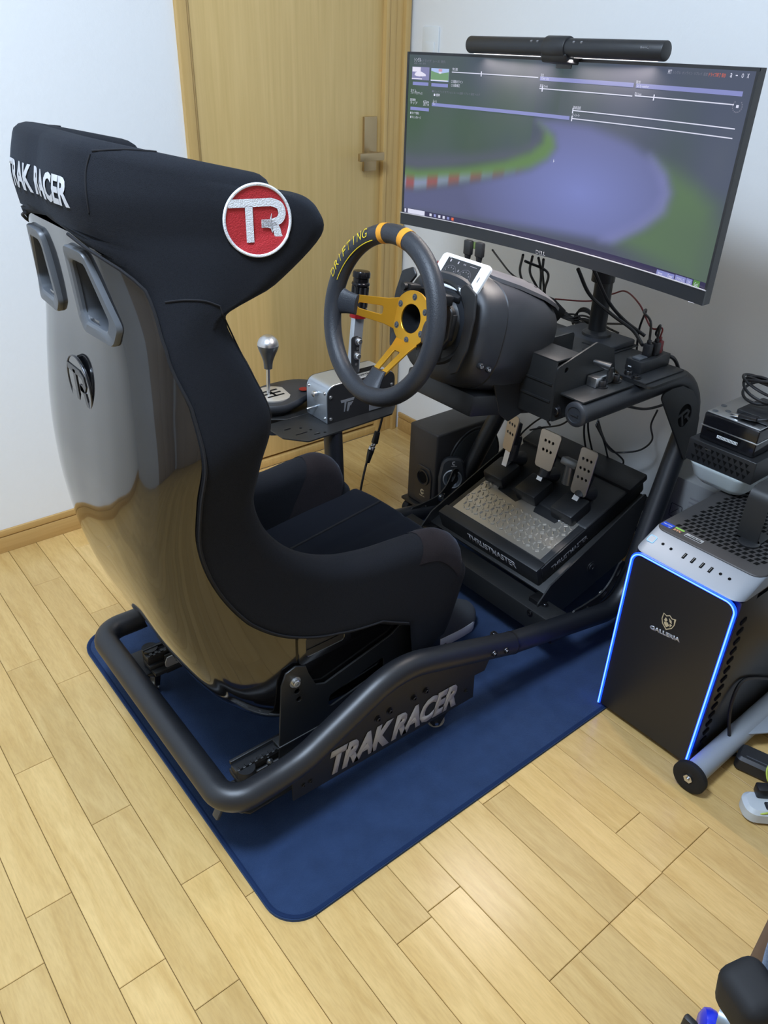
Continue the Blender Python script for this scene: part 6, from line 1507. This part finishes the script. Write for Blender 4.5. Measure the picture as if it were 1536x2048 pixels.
# ---------------------------------------------------------------- sneaker under the seat front
sn=thing('sneaker','grey knit sneaker with white sole on the mat under the seat front','shoe',(-.69,-1.015,MT))
def shoe_rows(prof,zf):
    rows=[]
    return rows
L0,L1=-.845,-.590; syc=-1.000
def hwid(t): return .030+.018*math.sin(min(1,t*1.15)*math.pi*.62)-(.030*max(0,(t-.86)/.14)**2)
b=NB(); rows=[]
for (dz,sc) in ((0,.93),(.004,1.),(.024,1.02),(.030,.99)):
    pts=[]
    for k in range(25):
        t=k/24; pts.append((lerp(L0,L1,t),hwid(t)*sc))
    ring=[(x,y) for x,y in pts]+[(x,-y) for x,y in pts[::-1]]
    rows.append([b.verts.new((x,syc+y,MT+dz+(.006*max(0,(x-L1+.06)/.06)**2))) for x,y in ring])
grid_faces(b,rows,True); b.faces.new(rows[0]); b.faces.new(rows[-1]); obj('sole',b,M['sole'],sn,ang=50)
b=NB(); rows=[]
for k in range(23):
    t=k/22*.97; x=lerp(L0+.004,L1-.002,t/.97); h=.078-.006*t if t<.45 else lerp(.075,.026,((t-.45)/.52)**1.15); w=hwid(t)*.96
    rows.append([b.verts.new((x,syc+w*math.cos(a),MT+.028+h*abs(math.sin(a))**.8*(1 if True else 0))) for a in [math.pi*q/14 for q in range(15)]])
grid_faces(b,rows); upo=obj('upper',b,M['shoe'],sn,ang=60)
b=NB(); sweep(b,[(-.66,syc-.035,MT+.055),(-.635,syc-.012,MT+.066),(-.640,syc+.012,MT+.066),(-.655,syc+.034,MT+.055)],.0018,6); sweep(b,[(-.635,syc-.012,MT+.066),(-.612,syc-.014,MT+.052)],.0016,6); obj('trim_line',b,M['blackp'],upo)
# ---------------------------------------------------------------- desk pedestal and office chair at the frame edge
dk0=PZ(1472,1970,0); 
dk=thing('desk_pedestal','grey brown desk side with light brown edge at the right frame edge','desk',(dk0.x+.25,dk0.y-.22,0))
b=NB(); box2(b,(dk0.x+.004,dk0.y-.45,.0),(dk0.x+.48,dk0.y-.018,.68),.002); obj('carcass',b,M['desk_face'],dk)
b=NB(); box2(b,(dk0.x,dk0.y-.017,0),(dk0.x+.48,dk0.y,.70),.001); obj('side_panel',b,M['brown_edge'],dk)
for k in range(3): 
    b=NB(); box2(b,(dk0.x-.004,dk0.y-.445,.03+.215*k),(dk0.x+.004,dk0.y-.021,.235+.215*k),.002); obj('drawer_front',b,M['desk_face'],dk)
b=NB(); box2(b,(dk0.x-.02,dk0.y-.47,.70),(dk0.x+.50,dk0.y+.01,.725),.003); obj('desk_top',b,M['brown_edge'],dk)
cw_=PZ(1402,2064,.03); hubp_=Vector((cw_.x+.10,cw_.y-.25,.11)); a0=PZ(1474,2006,.60); a1=PZ(1640,1925,.615)
oc=thing('office_chair','office chair with blue grey padded arm and blue caster at the lower right corner','chair',(a0.x+.05,a0.y-.12,0))
ad_=(a1-a0).normalized()
b=NB(); box(b,a0+ad_*.014+Vector((0,0,-.005)),(.046,.054,.040),frame_from(ad_),.012,4); 
Ma=frame_from(ad_); 
obj('arm_cap',b,M['rubber'],oc)
b=NB(); box(b,a0+ad_*.112+Vector((0,0,.006)),(.052,.070,.16),frame_from(ad_),.024,4); obj('arm_pad',b,M['bluegrey'],oc)
b=NB(); q0=a0+ad_*.035+Vector((0,0,-.03)); sweep(b,[q0,q0+Vector((.03,-.03,-.12)),q0+Vector((.09,-.10,-.22))],[.020,.020,.024],12); obj('arm_support',b,mat('dark_bronze_metal',(.06,.05,.04),.4,.3),oc)
b=NB(); q1=Vector((hubp_.x,hubp_.y-.05,.46)); box(b,q1,(.30,.30,.08),None,.035,4); obj('seat_pad',b,M['bluegrey'],oc)
cw=PZ(1402,2064,.03); b=NB(); 
hubp=Vector((cw.x+.10,cw.y-.25,.11))
sweep(b,[cw+Vector((.012,-.008,.045)),cw.lerp(hubp,.45)+Vector((0,0,.02)),hubp],[.018,.024,.03],12); obj('base_leg',b,M['greybright'],oc)
b=NB(); cyl(b,hubp-Vector((0,0,.03)),hubp+Vector((0,0,.32)),.025,seg=20); obj('gas_lift',b,M['greybright'],oc)
for k in (1,2,3):
    an=math.atan2(cw.y-hubp.y,cw.x-hubp.x)+2*math.pi*k/5; pe=hubp+Vector((.26*math.cos(an),.26*math.sin(an),-.035)); b=NB(); sweep(b,[pe,hubp],[.018,.03],12); obj('base_leg',b,M['greybright'],oc)
    b=NB(); wp=Vector((pe.x,pe.y,.030)); lathe(b,[(0,-.012),(.022,-.012),(.030,-.006),(.030,.006),(.022,.012),(0,.012)],wp,frame_from((math.sin(an),-math.cos(an),0)),24); obj('caster_wheel',b,M['blue'],oc)
b=NB(); lathe(b,[(0,-.014),(.020,-.014),(.029,-.008),(.031,0),(.029,.008),(.020,.014),(0,.014)],cw+Vector((.008,-.006,.002)),frame_from((.5,-.8,0)),28); obj('caster_wheel',b,M['blue'],oc)
b=NB(); f0=cw+Vector((-.012,.010,0)); box(b,f0+Vector((-.004,.004,.010)),(.012,.020,.044),None,.004); obj('caster_fork',b,M['blackp'],oc)
# ---------------------------------------------------------------- unseen panels added on the walls behind the camera, for the shell's reflections
for nm,along,pos,lo,hi in (('reflection_panels_back','y',XW+.03,-3.2,-1.45),('reflection_panels_front','x',YF+.03,-2.9,-1.0)):
    d2=bpy.data.objects.new(nm,None); COL.objects.link(d2); d2['kind']='structure'; d2['_w']=[0,0,0]
    n_=3 if along=='y' else 3; wv=(hi-lo)/n_
    for k in range(n_):
        b=NB()
        if along=='y': box2(b,(XW,lo+k*wv+.003,.02),(pos+.006*(k%2),lo+(k+1)*wv-.003,2.0),.003)
        else: box2(b,(lo+k*wv+.003,YF,.02),(lo+(k+1)*wv-.003,pos+.006*(k%2),2.0),.003)
        obj('reflection_panel',b,M['reflect_wood'],d2)
for o in bpy.data.objects:
    if '_w' in o: del o['_w']
